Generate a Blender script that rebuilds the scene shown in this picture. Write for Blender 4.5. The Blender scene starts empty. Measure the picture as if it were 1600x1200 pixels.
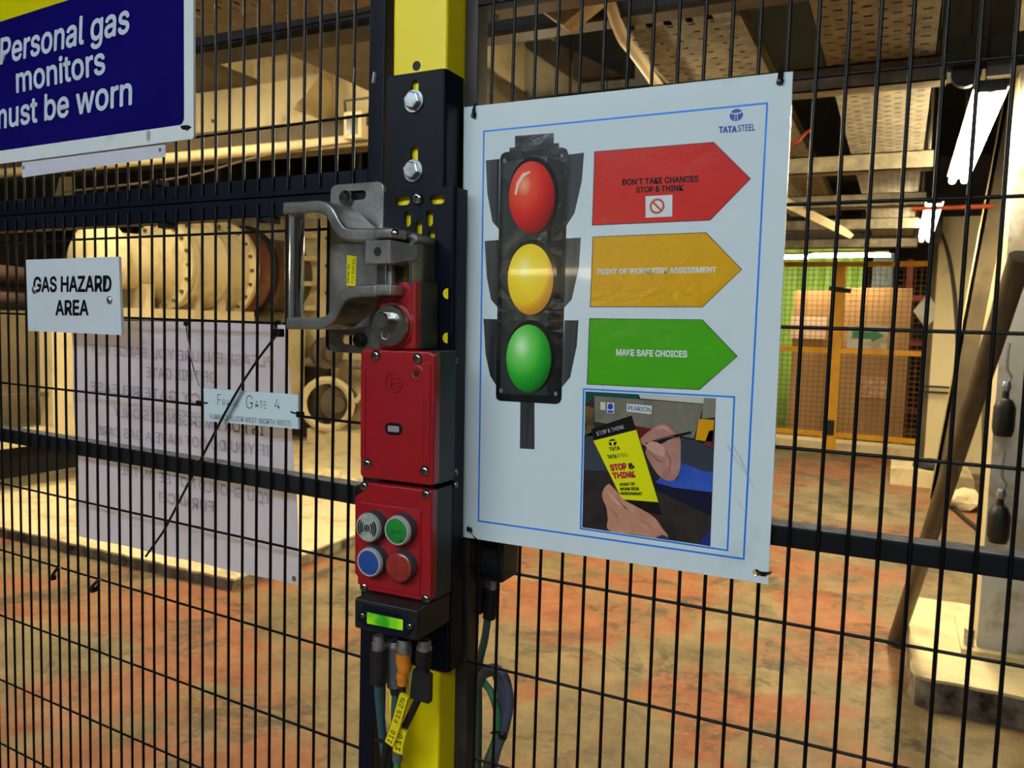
import bpy, bmesh, math, random
from mathutils import Vector, Matrix
random.seed(4)
scene = bpy.context.scene
COL = scene.collection

# ------------------------------------------------------------------ camera
PITCH = .0225                                   # fence bar spacing, metres
FPX = 1238.15                                   # focal length in pixels of a 1600 px wide frame
CAM = Vector((.18540, -.68721, 1.45))
def _axes(yaw=-.4528, pitch=-.0771, roll=.0297):
    cy, sy, cp, sp, cr, sr = math.cos(yaw), math.sin(yaw), math.cos(pitch), math.sin(pitch), math.cos(roll), math.sin(roll)
    f = Vector((sy*cp, cy*cp, sp)); r = Vector((cy, -sy, 0)); u = r.cross(f)
    return cr*r + sr*u, -sr*r + cr*u, f
AR, AU, AF = _axes()
cam_data = bpy.data.cameras.new('camera')
cam = bpy.data.objects.new('camera', cam_data); COL.objects.link(cam)
cam.matrix_world = Matrix(((AR.x, AU.x, -AF.x, CAM.x), (AR.y, AU.y, -AF.y, CAM.y), (AR.z, AU.z, -AF.z, CAM.z), (0, 0, 0, 1)))
cam_data.sensor_width = 36; cam_data.lens = FPX/1600*36
cam_data.clip_start = .02; cam_data.clip_end = 100
cam_data.dof.use_dof = True; cam_data.dof.focus_distance = .84; cam_data.dof.aperture_fstop = 14
scene.camera = cam

# ------------------------------------------------------------------ world, exposure, light strengths
w = bpy.data.worlds.new('world'); scene.world = w; w.use_nodes = True
w.node_tree.nodes['Background'].inputs[0].default_value = (.55, .65, .8, 1)
w.node_tree.nodes['Background'].inputs[1].default_value = .02
scene.view_settings.view_transform = 'Standard'; scene.view_settings.look = 'None'
scene.view_settings.exposure = 0; scene.view_settings.gamma = 1; scene.view_settings.use_curve_mapping = False
WARM = (1, .84, .53); COOL = (.80, .92, 1)
E_HALL, E_FAR, E_FRONT = 130, 110, 98             # tube emission: hall lamps, far lamps, aisle lamps on the camera's side

# ------------------------------------------------------------------ helpers
def lin(c):
    return tuple((v/255/12.92 if v/255 <= .04045 else ((v/255+.055)/1.055)**2.4) for v in c[:3]) + (1,)
MATS = {}
def M(name, col, rough=.5, metal=0, col2=None, scale=20, amt=.5, bump=0, bscale=150, emit=0, ecol=None, spec=.5, coat=0, stretch=None, trans=0, sharp=None):
    """procedural principled material; col, col2 are sRGB 0-255"""
    if name in MATS: return MATS[name]
    m = bpy.data.materials.new(name); m.use_nodes = True; nt = m.node_tree
    p = nt.nodes['Principled BSDF']; L = nt.links.new
    p.inputs['Base Color'].default_value = lin(col); p.inputs['Roughness'].default_value = rough
    p.inputs['Metallic'].default_value = metal; p.inputs['Specular IOR Level'].default_value = spec
    p.inputs['Coat Weight'].default_value = coat; p.inputs['Transmission Weight'].default_value = trans
    tc = None
    if col2 or bump:
        tc = nt.nodes.new('ShaderNodeTexCoord'); mp = nt.nodes.new('ShaderNodeMapping'); L(tc.outputs['Object'], mp.inputs[0])
        if stretch: mp.inputs['Scale'].default_value = stretch
    if col2:
        n = nt.nodes.new('ShaderNodeTexNoise'); n.inputs['Scale'].default_value = scale; n.inputs['Detail'].default_value = 7; n.inputs['Roughness'].default_value = .62
        L(mp.outputs[0], n.inputs['Vector'])
        r = nt.nodes.new('ShaderNodeValToRGB'); s = .16 if sharp is None else sharp
        r.color_ramp.elements[0].position = amt-s; r.color_ramp.elements[1].position = amt+s
        r.color_ramp.elements[0].color = lin(col); r.color_ramp.elements[1].color = lin(col2)
        L(n.outputs['Fac'], r.inputs[0]); L(r.outputs[0], p.inputs['Base Color'])
    if bump:
        n2 = nt.nodes.new('ShaderNodeTexNoise'); n2.inputs['Scale'].default_value = bscale; n2.inputs['Detail'].default_value = 4
        L(mp.outputs[0], n2.inputs['Vector'])
        b = nt.nodes.new('ShaderNodeBump'); b.inputs['Strength'].default_value = bump; b.inputs['Distance'].default_value = .01
        L(n2.outputs['Fac'], b.inputs['Height']); L(b.outputs[0], p.inputs['Normal'])
        if coat: L(b.outputs[0], p.inputs['Coat Normal'])
    if emit:
        p.inputs['Emission Color'].default_value = tuple(ecol)+(1,) if ecol else lin(col); p.inputs['Emission Strength'].default_value = emit
    MATS[name] = m; return m

def see_through(m, f):
    """lets light through a thin sheet"""
    nt = m.node_tree; p = nt.nodes['Principled BSDF']; out = nt.nodes['Material Output']; t = nt.nodes.new('ShaderNodeBsdfTranslucent'); x = nt.nodes.new('ShaderNodeMixShader')
    t.inputs[0].default_value = p.inputs['Base Color'].default_value; x.inputs[0].default_value = f
    nt.links.new(p.outputs[0], x.inputs[1]); nt.links.new(t.outputs[0], x.inputs[2]); nt.links.new(x.outputs[0], out.inputs[0]); return m
def mesh_of(bm, name):
    me = bpy.data.meshes.new(name); bm.normal_update(); bm.to_mesh(me); bm.free(); return me
def soften(me, lim=math.cos(math.radians(48))):
    """smooth shading whose normals follow the larger faces, so bevels read as bevels and flats stay flat"""
    me.polygons.foreach_set('use_smooth', [True]*len(me.polygons))
    P = [(p.normal.copy(), p.area) for p in me.polygons]; at = {}
    for i, p in enumerate(me.polygons):
        for v in p.vertices: at.setdefault(v, []).append(i)
    out = []
    for i, p in enumerate(me.polygons):
        n0 = P[i][0]
        for v in p.vertices:
            n = Vector((0, 0, 0))
            for j in at[v]:
                if P[j][0].dot(n0) > lim: n += P[j][0]*P[j][1]
            out.append(n.normalized() if n.length > 1e-14 else n0)
    me.normals_split_custom_set(out)
def obj(name, geo, mat, parent=None, smooth=True):
    """links a bmesh or mesh as one object"""
    me = geo if isinstance(geo, bpy.types.Mesh) else mesh_of(geo, name)
    if mat is not None and not me.materials: me.materials.append(mat)
    if smooth and len(me.polygons):
        soften(me)
    o = bpy.data.objects.new(name, me); COL.objects.link(o)
    if parent is not None: o.parent = parent
    return o
def tag(o, label, cat, group=None):
    o['label'] = label; o['category'] = cat
    if group: o['group'] = group
    return o
def thing(name, label, cat, mat=None, group=None):
    o = bpy.data.objects.new(name, None); o.empty_display_size = .05; COL.objects.link(o)
    if mat is not None: o.matrix_world = mat
    return tag(o, label, cat, group)
def struct(name, geo, mat, parent=None):
    o = obj(name, geo, mat, parent)
    if parent is None: o['kind'] = 'structure'
    return o
NB = bmesh.new
def bx(bm, x0, x1, y0, y1, z0, z1, bev=0, seg=2):
    x0, x1 = min(x0, x1), max(x0, x1); y0, y1 = min(y0, y1), max(y0, y1); z0, z1 = min(z0, z1), max(z0, z1)
    g = bmesh.ops.create_cube(bm, size=1, matrix=Matrix.Translation(((x0+x1)/2, (y0+y1)/2, (z0+z1)/2)) @ Matrix.Diagonal((x1-x0, y1-y0, z1-z0, 1)))
    if bev:
        es = list({e for v in g['verts'] for e in v.link_edges})
        bmesh.ops.bevel(bm, geom=es, offset=min(bev, (x1-x0)*.45, (y1-y0)*.45, (z1-z0)*.45), segments=seg, affect='EDGES', profile=.5)
    return bm
def box(*a, **k): return bx(NB(), *a, **k)
def lathe(bm, origin, axis, prof, seg=16):
    """prof: list of (distance along axis, radius)"""
    a = Vector(axis).normalized(); o = Vector(origin)
    e1 = a.orthogonal().normalized(); e2 = a.cross(e1)
    rings = []
    for t, r in prof:
        if r <= 1e-7: rings.append([bm.verts.new(o+a*t)])
        else: rings.append([bm.verts.new(o+a*t+(e1*math.cos(2*math.pi*i/seg)+e2*math.sin(2*math.pi*i/seg))*r) for i in range(seg)])
    for A, Bq in zip(rings, rings[1:]):
        for i in range(seg):
            j = (i+1) % seg
            if len(A) == 1 and len(Bq) == 1: continue
            if len(A) == 1: bm.faces.new((A[0], Bq[i], Bq[j]))
            elif len(Bq) == 1: bm.faces.new((A[i], Bq[0], A[j]))
            else: bm.faces.new((A[i], Bq[i], Bq[j], A[j]))
    bmesh.ops.recalc_face_normals(bm, faces=bm.faces)
    return bm
def cyl(bm, p0, p1, r, seg=12, r1=None):
    p0 = Vector(p0); p1 = Vector(p1); L = (p1-p0).length
    return lathe(bm, p0, p1-p0, [(0, 0), (0, r), (L, r if r1 is None else r1), (L, 0)], seg)
def spline(pts, n=6):
    P = [Vector(p) for p in pts]
    if len(P) < 3: return P
    Q = [2*P[0]-P[1]]+P+[2*P[-1]-P[-2]]; out = []
    for i in range(1, len(Q)-2):
        for k in range(n):
            t = k/n; a, b, c, d = Q[i-1], Q[i], Q[i+1], Q[i+2]
            out.append(.5*((2*b)+(c-a)*t+(2*a-5*b+4*c-d)*t*t+(3*b-a-3*c+d)*t**3))
    return out+[P[-1]]
def tube(bm, pts, r, seg=8, smooth=True, flat=None):
    """sweep a circle (or a flat strip of half sizes flat=(a,b)) along pts"""
    P = spline(pts) if smooth else [Vector(p) for p in pts]
    t = (P[1]-P[0]).normalized(); nrm = t.orthogonal().normalized(); rings = []
    for i, p in enumerate(P):
        t2 = ((P[min(i+1, len(P)-1)]-P[max(i-1, 0)])).normalized()
        nrm = (nrm - t2*nrm.dot(t2)).normalized(); b = t2.cross(nrm)
        if flat: ring = [bm.verts.new(p+nrm*sx*flat[0]+b*sy*flat[1]) for sx, sy in ((1, 1), (-1, 1), (-1, -1), (1, -1))]
        else:
            rr = r[i] if isinstance(r, (list, tuple)) else r
            ring = [bm.verts.new(p+(nrm*math.cos(2*math.pi*k/seg)+b*math.sin(2*math.pi*k/seg))*rr) for k in range(seg)]
        rings.append(ring)
    n = len(rings[0])
    for A, Bq in zip(rings, rings[1:]):
        for k in range(n): bm.faces.new((A[k], A[(k+1) % n], Bq[(k+1) % n], Bq[k]))
    bm.faces.new(rings[0][::-1]); bm.faces.new(rings[-1])
    bmesh.ops.recalc_face_normals(bm, faces=bm.faces)
    return bm
def prism(bm, pts, y0, y1):
    """polygon in local x,z pushed from y0 to y1"""
    A = [bm.verts.new((x, y0, z)) for x, z in pts]; Bq = [bm.verts.new((x, y1, z)) for x, z in pts]; n = len(pts)
    bm.faces.new(A); bm.faces.new(Bq[::-1])
    for i in range(n): bm.faces.new((A[i], Bq[i], Bq[(i+1) % n], A[(i+1) % n]))
    bmesh.ops.recalc_face_normals(bm, faces=bm.faces)
    return bm
def rrect(x0, x1, z0, z1, r, n=5):
    x0, x1 = min(x0, x1), max(x0, x1); z0, z1 = min(z0, z1), max(z0, z1); out = []
    for cx, cz, a in ((x1-r, z1-r, 0), (x0+r, z1-r, 90), (x0+r, z0+r, 180), (x1-r, z0+r, 270)):
        for i in range(n+1):
            t = math.radians(a+90*i/n); out.append((cx+r*math.cos(t), cz+r*math.sin(t)))
    return out
def circ(cx, cz, r, n=24, rz=None):
    return [(cx+r*math.cos(2*math.pi*i/n), cz+(rz or r)*math.sin(2*math.pi*i/n)) for i in range(n)]
def slotpts(cx, cz, w, h): return rrect(cx-w/2, cx+w/2, cz-h/2, cz+h/2, min(w, h)/2*.999)
TOXZ = Matrix(((1, 0, 0, 0), (0, 0, -1, 0), (0, 1, 0, 0), (0, 0, 0, 1)))   # drawing plane xy -> xz, front towards -y
def holed(outline, holes, yf, yb, bev=0):
    """sheet with real holes, front at y = yf, back at y = yb"""
    cu = bpy.data.curves.new('sheet', 'CURVE'); cu.dimensions = '2D'; cu.fill_mode = 'BOTH'
    cu.extrude = abs(yb-yf)/2-bev; cu.bevel_depth = bev; cu.bevel_resolution = 1; cu.offset = -bev
    for pts in [outline]+list(holes):
        s = cu.splines.new('POLY'); s.points.add(len(pts)-1); s.use_cyclic_u = True
        for q, (x, z) in zip(s.points, pts): q.co = (x, z, 0, 1)
    o = bpy.data.objects.new('sheet', cu); me = bpy.data.meshes.new_from_object(o)
    bpy.data.objects.remove(o); bpy.data.curves.remove(cu)
    me.transform(Matrix.Translation((0, (yf+yb)/2, 0)) @ TOXZ); me.materials.clear(); return me
def find_font():
    import os
    for f in ('Inter.woff2',):
        q = os.path.join(bpy.utils.system_resource('DATAFILES') or '', 'fonts', f)
        if os.path.exists(q):
            try: return bpy.data.fonts.load(q)
            except Exception: pass
    return None
FONT = find_font()
def capheight():
    cu = bpy.data.curves.new('t', 'FONT'); cu.body = 'H'; cu.font = FONT or cu.font; o = bpy.data.objects.new('t', cu)
    me = bpy.data.meshes.new_from_object(o); h = max(v.co.y for v in me.vertices); bpy.data.meshes.remove(me); bpy.data.objects.remove(o); return h
CAPH = capheight()
def lettering(body, bl, br, tl, y, bold=0, spacing=1, rise=.0001):
    """flat lettering in local x,z: baseline from bl to br, cap height up to tl"""
    cu = bpy.data.curves.new('t', 'FONT'); cu.body = body; cu.font = FONT or cu.font; cu.offset = min(bold, 0); cu.space_character = spacing; cu.resolution_u = 3
    o = bpy.data.objects.new('t', cu); me = bpy.data.meshes.new_from_object(o)
    bpy.data.objects.remove(o); bpy.data.curves.remove(cu)
    xs = [v.co.x for v in me.vertices]; x0, x1 = min(xs), max(xs)
    U = Vector(br)-Vector(bl); V = Vector(tl)-Vector(bl)
    if bold > 0:                                  # heavier strokes: the outline repeated a stroke's half width around itself
        vs = [v.co.copy() for v in me.vertices]; fs = [tuple(p.vertices) for p in me.polygons]; nv = len(vs); V2_ = []; F2_ = []
        for k in range(8):
            V2_ += [v+Vector((0, 0, k)) for v in vs]; F2_ += [tuple(i+k*nv for i in f) for f in fs]
        m2 = bpy.data.meshes.new('letters'); m2.from_pydata(V2_, [], F2_); bpy.data.meshes.remove(me); me = m2
    for v in me.vertices:
        a = (v.co.x-x0)/(x1-x0); b = v.co.y/CAPH
        q = Vector(bl)+U*a+V*b
        if bold > 0: k_ = v.co.z*math.pi/4; q += Vector((math.cos(k_), math.sin(k_)))*bold*V.length
        v.co = (q.x, y-1.3e-5*v.co.z, q.y)
    me.materials.clear(); me.update(); return me

class Frame:
    """local frame of a thing; px() turns a place seen in the photograph into local x,z on the plane d in front of its origin"""
    def __init__(s, loc, rz=0, ry=0):
        s.m = Matrix.Translation(loc) @ Matrix.Rotation(rz, 4, 'Z') @ Matrix.Rotation(ry, 4, 'Y'); s.i = s.m.inverted()
        s.c = s.i @ CAM; s.r = s.i.to_3x3()
    def px(s, x, y, d=0):
        v = s.r @ (AR*((x-800)/FPX) - AU*((y-600)/FPX) + AF)
        q = s.c + v*((-d-s.c.y)/v.y); return (q.x, q.z)
    def poly(s, pts, d=0): return [s.px(x, y, d) for x, y in pts]
WF = Frame((0, 0, 0))
def wpt(x, y, Y): a = WF.px(x, y, -Y); return Vector((a[0], Y, a[1]))
def copy_part(o, parent, loc=None):
    c = o.copy(); COL.objects.link(c); c.parent = parent
    if loc is not None: c.location = loc
    return c

# ------------------------------------------------------------------ materials
navy = M('navy_paint', (6, 11, 24), .5, col2=(9, 15, 30), scale=40, amt=.55, bump=.04, bscale=600, spec=.2)
wirem = M('black_wire_paint', (5, 6, 9), .4, spec=.25)
blackp = M('black_plastic', (17, 18, 20), .5, bump=.04, bscale=900)
tie_m = M('cable_tie_plastic', (9, 9, 11), .32)
greybody = M('dark_housing_plastic', (33, 39, 41), .55, bump=.03, bscale=700)
redm = M('red_housing', (150, 14, 24), .34, col2=(138, 16, 26), scale=25, amt=.55, bump=.03, bscale=400, coat=.15)
yellowp = M('yellow_post_paint', (252, 226, 0), .42, col2=(150, 135, 20), scale=45, amt=.76, sharp=.04)
steel = M('cast_steel', (172, 172, 168), .34, .8, col2=(118, 117, 113), scale=24, amt=.55, bump=.06, bscale=300)
steel2 = M('machined_steel', (186, 186, 182), .22, 1, col2=(160, 160, 156), scale=60, amt=.5)
chrome = M('polished_chrome', (225, 225, 224), .1, 1)
zinc = M('zinc_bolt', (180, 184, 188), .38, .9, col2=(120, 122, 120), scale=120, amt=.6)
holed_m = M('screw_recess', (10, 10, 10), .6)
signw = M('white_sign_plastic', (226, 232, 232), .32, col2=(196, 202, 198), scale=16, amt=.72, sharp=.10, bump=.012, bscale=60)
printk = M('black_print', (9, 9, 11), .5, spec=.2)
# ================================================================== THE SETTING
floor_m = M('worn_painted_concrete', (120, 95, 60), .55)
def build_floor_mat(m):
    nt = m.node_tree; p = nt.nodes['Principled BSDF']; L = nt.links.new
    tc = nt.nodes.new('ShaderNodeTexCoord')
    def noise(s, det=8, rg=.6, dist=0):
        n = nt.nodes.new('ShaderNodeTexNoise'); n.inputs['Scale'].default_value = s; n.inputs['Detail'].default_value = det
        n.inputs['Roughness'].default_value = rg; n.inputs['Distortion'].default_value = dist; L(tc.outputs['Object'], n.inputs['Vector']); return n
    def ramp(n, a, b, ca, cb):
        r = nt.nodes.new('ShaderNodeValToRGB'); r.color_ramp.elements[0].position = a; r.color_ramp.elements[1].position = b
        r.color_ramp.elements[0].color = ca; r.color_ramp.elements[1].color = cb; L(n.outputs['Fac'], r.inputs[0]); return r
    def mix(f, a, b):
        x = nt.nodes.new('ShaderNodeMix'); x.data_type = 'RGBA'; L(f, x.inputs[0]); L(a, x.inputs[6]); L(b, x.inputs[7]); return x.outputs[2]
    k, wt = (0, 0, 0, 1), (1, 1, 1, 1)
    base = ramp(noise(2.6, 13, .72), .36, .66, lin((88, 78, 56)), lin((148, 130, 94)))
    red = ramp(noise(6, 12, .7), .34, .7, lin((126, 72, 48)), lin((160, 104, 68)))
    f1 = ramp(noise(.85, 13, .70, .4), .48, .545, k, wt)
    c = mix(f1.outputs[0], base.outputs[0], red.outputs[0])
    dk = ramp(noise(2.4, 14, .76, .6), .525, .60, k, (.85, .85, .85, 1))
    dark = ramp(noise(9), .3, .7, lin((46, 44, 36)), lin((80, 72, 54)))
    c = mix(dk.outputs[0], c, dark.outputs[0])
    sp = ramp(noise(26, 12, .8), .55, .66, k, (.6, .6, .6, 1)); sand = ramp(noise(60), .3, .7, lin((150, 128, 90)), lin((186, 160, 112)))
    c = mix(sp.outputs[0], c, sand.outputs[0])
    sp2 = ramp(noise(17, 12, .8), .58, .66, k, (.7, .7, .7, 1)); c = mix(sp2.outputs[0], c, dark.outputs[0])
    L(c, p.inputs['Base Color'])
    rr = ramp(noise(4), .3, .7, (.5, .5, .5, 1), (.85, .85, .85, 1)); L(rr.outputs[0], p.inputs['Roughness'])
    b = nt.nodes.new('ShaderNodeBump'); b.inputs['Strength'].default_value = .35; b.inputs['Distance'].default_value = .02
    L(noise(14, 8).outputs['Fac'], b.inputs['Height']); L(b.outputs[0], p.inputs['Normal'])
build_floor_mat(floor_m)
wall_m = M('grimy_cream_wall', (176, 158, 118), .8, col2=(120, 100, 70), scale=1.3, amt=.55, sharp=.2, bump=.15, bscale=25)
dark_m = M('sooty_roof_sheet', (26, 26, 30), .8, col2=(40, 36, 32), scale=2, amt=.6)
struct('floor', box(-11, 4.5, -4.5, 14, -.1, 0), floor_m)
struct('ceiling', box(-11, 4.5, -4.5, 14, 4.3, 4.4), dark_m)
struct('wall_back', box(-11, 4.5, 13.9, 14, 0, 4.3), M('dark_back_wall', (74, 68, 60), .85, col2=(52, 46, 40), scale=1.3))  # dark base colour with darker blotches
struct('wall_left', box(-11.1, -11, -4.5, 14, 0, 4.3), M('dark_left_wall', (58, 52, 46), .85, col2=(40, 36, 32), scale=1.3))  # darker still than the back wall, same blotching
struct('wall_right', box(4.5, 4.6, -4.5, 14, 0, 4.3), MATS['dark_back_wall'])
struct('wall_front', box(-11, 4.5, -4.6, -4.5, 0, 4.3), M('grey_aisle_wall', (78, 82, 88), .85, col2=(62, 66, 70), scale=1.6, amt=.5, bump=.1, bscale=20))

conc = M('cream_concrete', (222, 206, 164), .8, col2=(170, 150, 112), scale=5, amt=.62, sharp=.12, bump=.4, bscale=30)
concdark = M('dirty_plinth_edge', (158, 148, 130), .9, col2=(54, 44, 38), scale=9, amt=.5, bump=.5, bscale=40)
def plinth(name, label, x0, x1, y0, y1, h, seed):
    """cast concrete pad with a broken edge"""
    rnd = random.Random(seed); t = thing(name, label, 'concrete pad', Matrix.Translation(((x0+x1)/2, y0, 0)))
    cx = (x0+x1)/2; bm = NB(); ring = []
    def walk(a, b, n):
        for i in range(n): ring.append((a[0]+(b[0]-a[0])*i/n+rnd.uniform(-.008, .008), a[1]+(b[1]-a[1])*i/n+rnd.uniform(-.008, .008)))
    c = [(x0-cx, 0), (x1-cx, 0), (x1-cx, y1-y0), (x0-cx, y1-y0)]
    for a, b in zip(c, c[1:]+c[:1]): walk(a, b, max(3, int(math.dist(a, b)/.07)))
    top = [bm.verts.new((x, y, h)) for x, y in ring]; bm.faces.new(top)
    lo = [bm.verts.new((x+rnd.uniform(-.004, .004), y+rnd.uniform(-.004, .004), h-.012)) for x, y in ring]
    n = len(ring)
    for i in range(n): bm.faces.new((top[i], top[(i+1) % n], lo[(i+1) % n], lo[i]))
    bmesh.ops.recalc_face_normals(bm, faces=bm.faces); obj('top_slab', bm, conc, t)
    bm = NB(); A = [bm.verts.new((x*.997, y+.012 if y < .1 else y-.012, h-.012)) for x, y in ring]; Bq = [bm.verts.new((x*.997+rnd.uniform(-.01, .01), (y+.012 if y < .1 else y-.012)+rnd.uniform(-.01, .01), 0)) for x, y in ring]
    for i in range(n): bm.faces.new((A[i], A[(i+1) % n], Bq[(i+1) % n], Bq[i]))
    bmesh.ops.recalc_face_normals(bm, faces=bm.faces); obj('edge_face', bm, concdark, t); return t
plinth('concrete_pad', 'wide cream concrete pad with chipped dark edge under the big flanged pipe', -10.5, -2.87, 2.33, 9.2, .07, 1)
plinth('concrete_pad', 'small cream concrete pad under the grey and white steel column', .31, 1.4, 2.70, 3.75, .13, 2)

# ------------------------------------------------------------------ lamps (the hall's own, and a few unseen ones added for brightness)
lampbody = M('lamp_housing', (214, 208, 190), .5)
tube_hall = M('warm_fluorescent_tube', (255, 240, 200), .4, emit=E_HALL, ecol=WARM)
tube_far = M('warm_far_tube', (255, 240, 200), .4, emit=E_FAR, ecol=WARM)
tube_cool = M('cool_fluorescent_tube', (235, 245, 255), .4, emit=E_FRONT, ecol=COOL)
def lamp(label, x, y, z, length, axis, tm, group=None, hang=.5):
    t = thing('fluorescent_lamp', label, 'lamp', Matrix.Translation((x, y, z)) @ Matrix.Rotation(0 if axis == 'x' else math.pi/2, 4, 'Z'), group)
    L = length/2
    bm = NB(); prof = [(-.058, .03), (-.04, .06), (.04, .06), (.058, .03), (.052, .028), (.036, .052), (-.036, .052), (-.052, .028)]
    A = [bm.verts.new((-L, a, b)) for a, b in prof]; Bq = [bm.verts.new((L, a, b)) for a, b in prof]; n = len(prof)
    for i in range(n): bm.faces.new((A[i], A[(i+1) % n], Bq[(i+1) % n], Bq[i]))
    bm.faces.new(A[::-1]); bm.faces.new(Bq); bmesh.ops.recalc_face_normals(bm, faces=bm.faces)
    obj('reflector', bm, lampbody, t)
    for s in (-1, 1):
        bx(bm2 := NB(), s*L-.015, s*L+.015, -.05, .05, .012, .058, .006); obj('end_cap', bm2, blackp, t)
        tb = obj('tube', cyl(NB(), (-L-.01, s*.030, .006), (L+.01, s*.030, .006), .018, 12), tm, t)
        obj('hanger', cyl(NB(), (s*L*.7, 0, .058), (s*L*.7, 0, .075+hang), .004, 6), blackp, t)
    return t
t = lamp('nearest lit twin tube lamp on the right, beside the leaning brace', .43, 3.65, 2.33, 1.8, 'y', tube_hall, hang=1.9)
obj('cable_gland', cyl(NB(), (-.93, .085, .085), (-.90, .085, .085), .05, 20), blackp, t); obj('rating_plate', box(-.945, -.925, -.07, .02, .06, .12), M('rating_plate_grey', (110, 104, 100), .5), t)
lamp('second lit twin tube lamp down the hall, in front of the cream pillar', .34, 6.6, 2.33, 2.2, 'y', tube_hall, hang=1.9)
lamp('far lit lamp above the left bay of the yellow mesh fence', -1.18, 10.0, 2.38, .5, 'x', tube_far, hang=1.9)
lamp('far lit lamp above the middle post of the yellow mesh fence', -.44, 10.05, 2.40, .9, 'x', tube_far, hang=1.9)
tube_left = M('bright_warm_tube', (255, 240, 200), .4, emit=E_HALL*1.7, ecol=WARM)
lamp('left lit lamp hung above the big flanged pipe, hidden by the blue notice', -5.4, 2.6, 3.4, 1.5, 'y', tube_left, hang=.85)
lamp('added right lit lamp hung above the big flanged pipe, hidden by the blue notice', -4.3, 2.3, 3.4, 1.4, 'y', tube_left, hang=.85)  # unseen second lamp, added to brighten the left of the hall
lamp('added lit lamp over the open floor, hidden behind the traffic light poster', -1.52, 3.5, 2.33, 1.5, 'y', tube_hall, hang=1.9)  # unseen lamp, added to light the middle of the hall
lamp('cool white lamp over the aisle behind the camera', -1.5, -3.0, 2.95, 1.5, 'x', tube_cool, hang=1.3)
lamp('cool white lamp over the aisle to the right of the camera', 1.4, -2.9, 2.95, 1.5, 'x', tube_cool, hang=1.3)

lamp('added cool white lamp highest over the aisle, between the other two', -.1, -3.0, 3.3, 1.5, 'x', tube_cool, hang=.95)  # unseen third lamp, added to brighten the steel and the foreground
lamp('warm lamp low on the front wall, mirrored in the glossy poster', -1.8, -4.38, 1.80, 1.0, 'x', M('warm_wall_tube', (255, 240, 200), .4, emit=16, ecol=WARM), hang=.3)
# ================================================================== THE HALL BEHIND THE FENCE
cream = M('cream_steel_paint', (210, 194, 152), .6, col2=(148, 130, 92), scale=4, amt=.66, sharp=.14, bump=.08, bscale=40)
brownst = M('brown_stained_shaded_steel', (100, 88, 66), .7, col2=(70, 60, 46), scale=3, amt=.5)  # brown steel; also darkened to carry the shade of the diagonal brace
dgrey = M('dusty_dark_grey_steel', (62, 63, 66), .7, col2=(94, 84, 66), scale=5, amt=.62)
galv = M('dusty_galvanised_tray', (112, 106, 92), .65, .2, col2=(158, 148, 122), scale=11, amt=.58)
rust = M('red_oxide_pipe_paint', (98, 48, 36), .6, col2=(132, 92, 64), scale=5, amt=.55)
black_m = M('sooty_black_metal', (18, 17, 17), .7)
pale = M('pale_grey_white_paint', (206, 206, 200), .6, col2=(170, 160, 136), scale=5, amt=.55, sharp=.06)

def hbeam(label, x0, x1, y, z, w, h, mt, mt2=None, name='steel_beam'):
    """H section along x: bottom flange at z"""
    t = thing(name, label, 'beam', Matrix.Translation(((x0+x1)/2, y, z))); L = (x1-x0)/2
    obj('lower_flange', box(-L, L, -w/2, w/2, 0, .014), mt2 or mt, t); obj('upper_flange', box(-L, L, -w/2, w/2, h-.014, h), mt, t)
    obj('web', box(-L, L, -.006, .006, .014, h-.014), mt, t); return t
# box girder, left
t = thing('box_girder', 'deep cream box girder crossing high up behind the blue notice', 'girder', Matrix.Translation((-5, 4.6, 3.04)))
obj('face', box(-5, 4.1, 0, .3, 0, 1.2), cream, t); obj('lower_flange', box(-5, 4.1, -.10, .4, -.16, 0), brownst, t)
obj('stub_beam', box(-.55, .05, -1.3, 0, .42, .62), cream, t); obj('stub_flange', box(-.62, .12, -1.3, 0, .38, .42), brownst, t); obj('weld_ridge', box(-5, 4.1, -.03, 0, .55, .57), cream, t)
for xx in (.9, 2.4):
    bm = NB(); prism(bm, [(0, 0), (.45, .0), (0, .5)], -.02, 0); o = obj('gusset', bm, cream, t); o.location = (xx, 0, 0); o.rotation_euler = (0, 0, math.radians(-90))
for xx in (-.55, -.42, 1.7, 1.83):
    obj('bolt', cyl(NB(), (xx, -.01, .12), (xx, 0, .12), .018, 8), brownst, t)
t = thing('box_girder', 'brown underside of a girder running away above the girder face', 'girder', Matrix.Translation((-2.6, 3.2, 2.9)))
obj('face', box(-.3, .3, -1.2, 1.28, .12, 1.2), cream, t); obj('lower_flange', box(-.36, .36, -1.2, 1.28, 0, .12), brownst, t)
tag(obj('steam_pipe', tube(NB(), [(-9.5, 4.3, 2.79), (-6, 4.3, 2.79), (-2.4, 4.3, 2.80)], .045, 10), cream), 'straight cream pipe running along under the cream box girder', 'pipe')
tag(obj('hose', tube(NB(), [(-7, 4.25, 2.55), (-5.4, 4.22, 2.60), (-4.4, 4.2, 2.72), (-3.2, 4.2, 2.76), (-2.2, 4.2, 2.74)], .009, 8), brownst), 'thin sagging brown hose below the straight cream pipe', 'hose')
t = thing('floodlight', 'small cream floodlight box clamped under the girder beside the gate', 'floodlight', Matrix.Translation(tuple(wpt(558, 198, 4.2))))
obj('body', box(-.08, .09, -.06, .06, -.1, .1, .01), cream, t); obj('lens', box(-.05, .05, -.065, -.06, -.07, .07), M('floodlight_glass', (60, 66, 72), .15), t)
obj('bracket', tube(NB(), [(-.1, 0, 0), (-.12, 0, .2), (.12, 0, .2), (.1, 0, 0)], .012, 6, smooth=False), dgrey, t)
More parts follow.
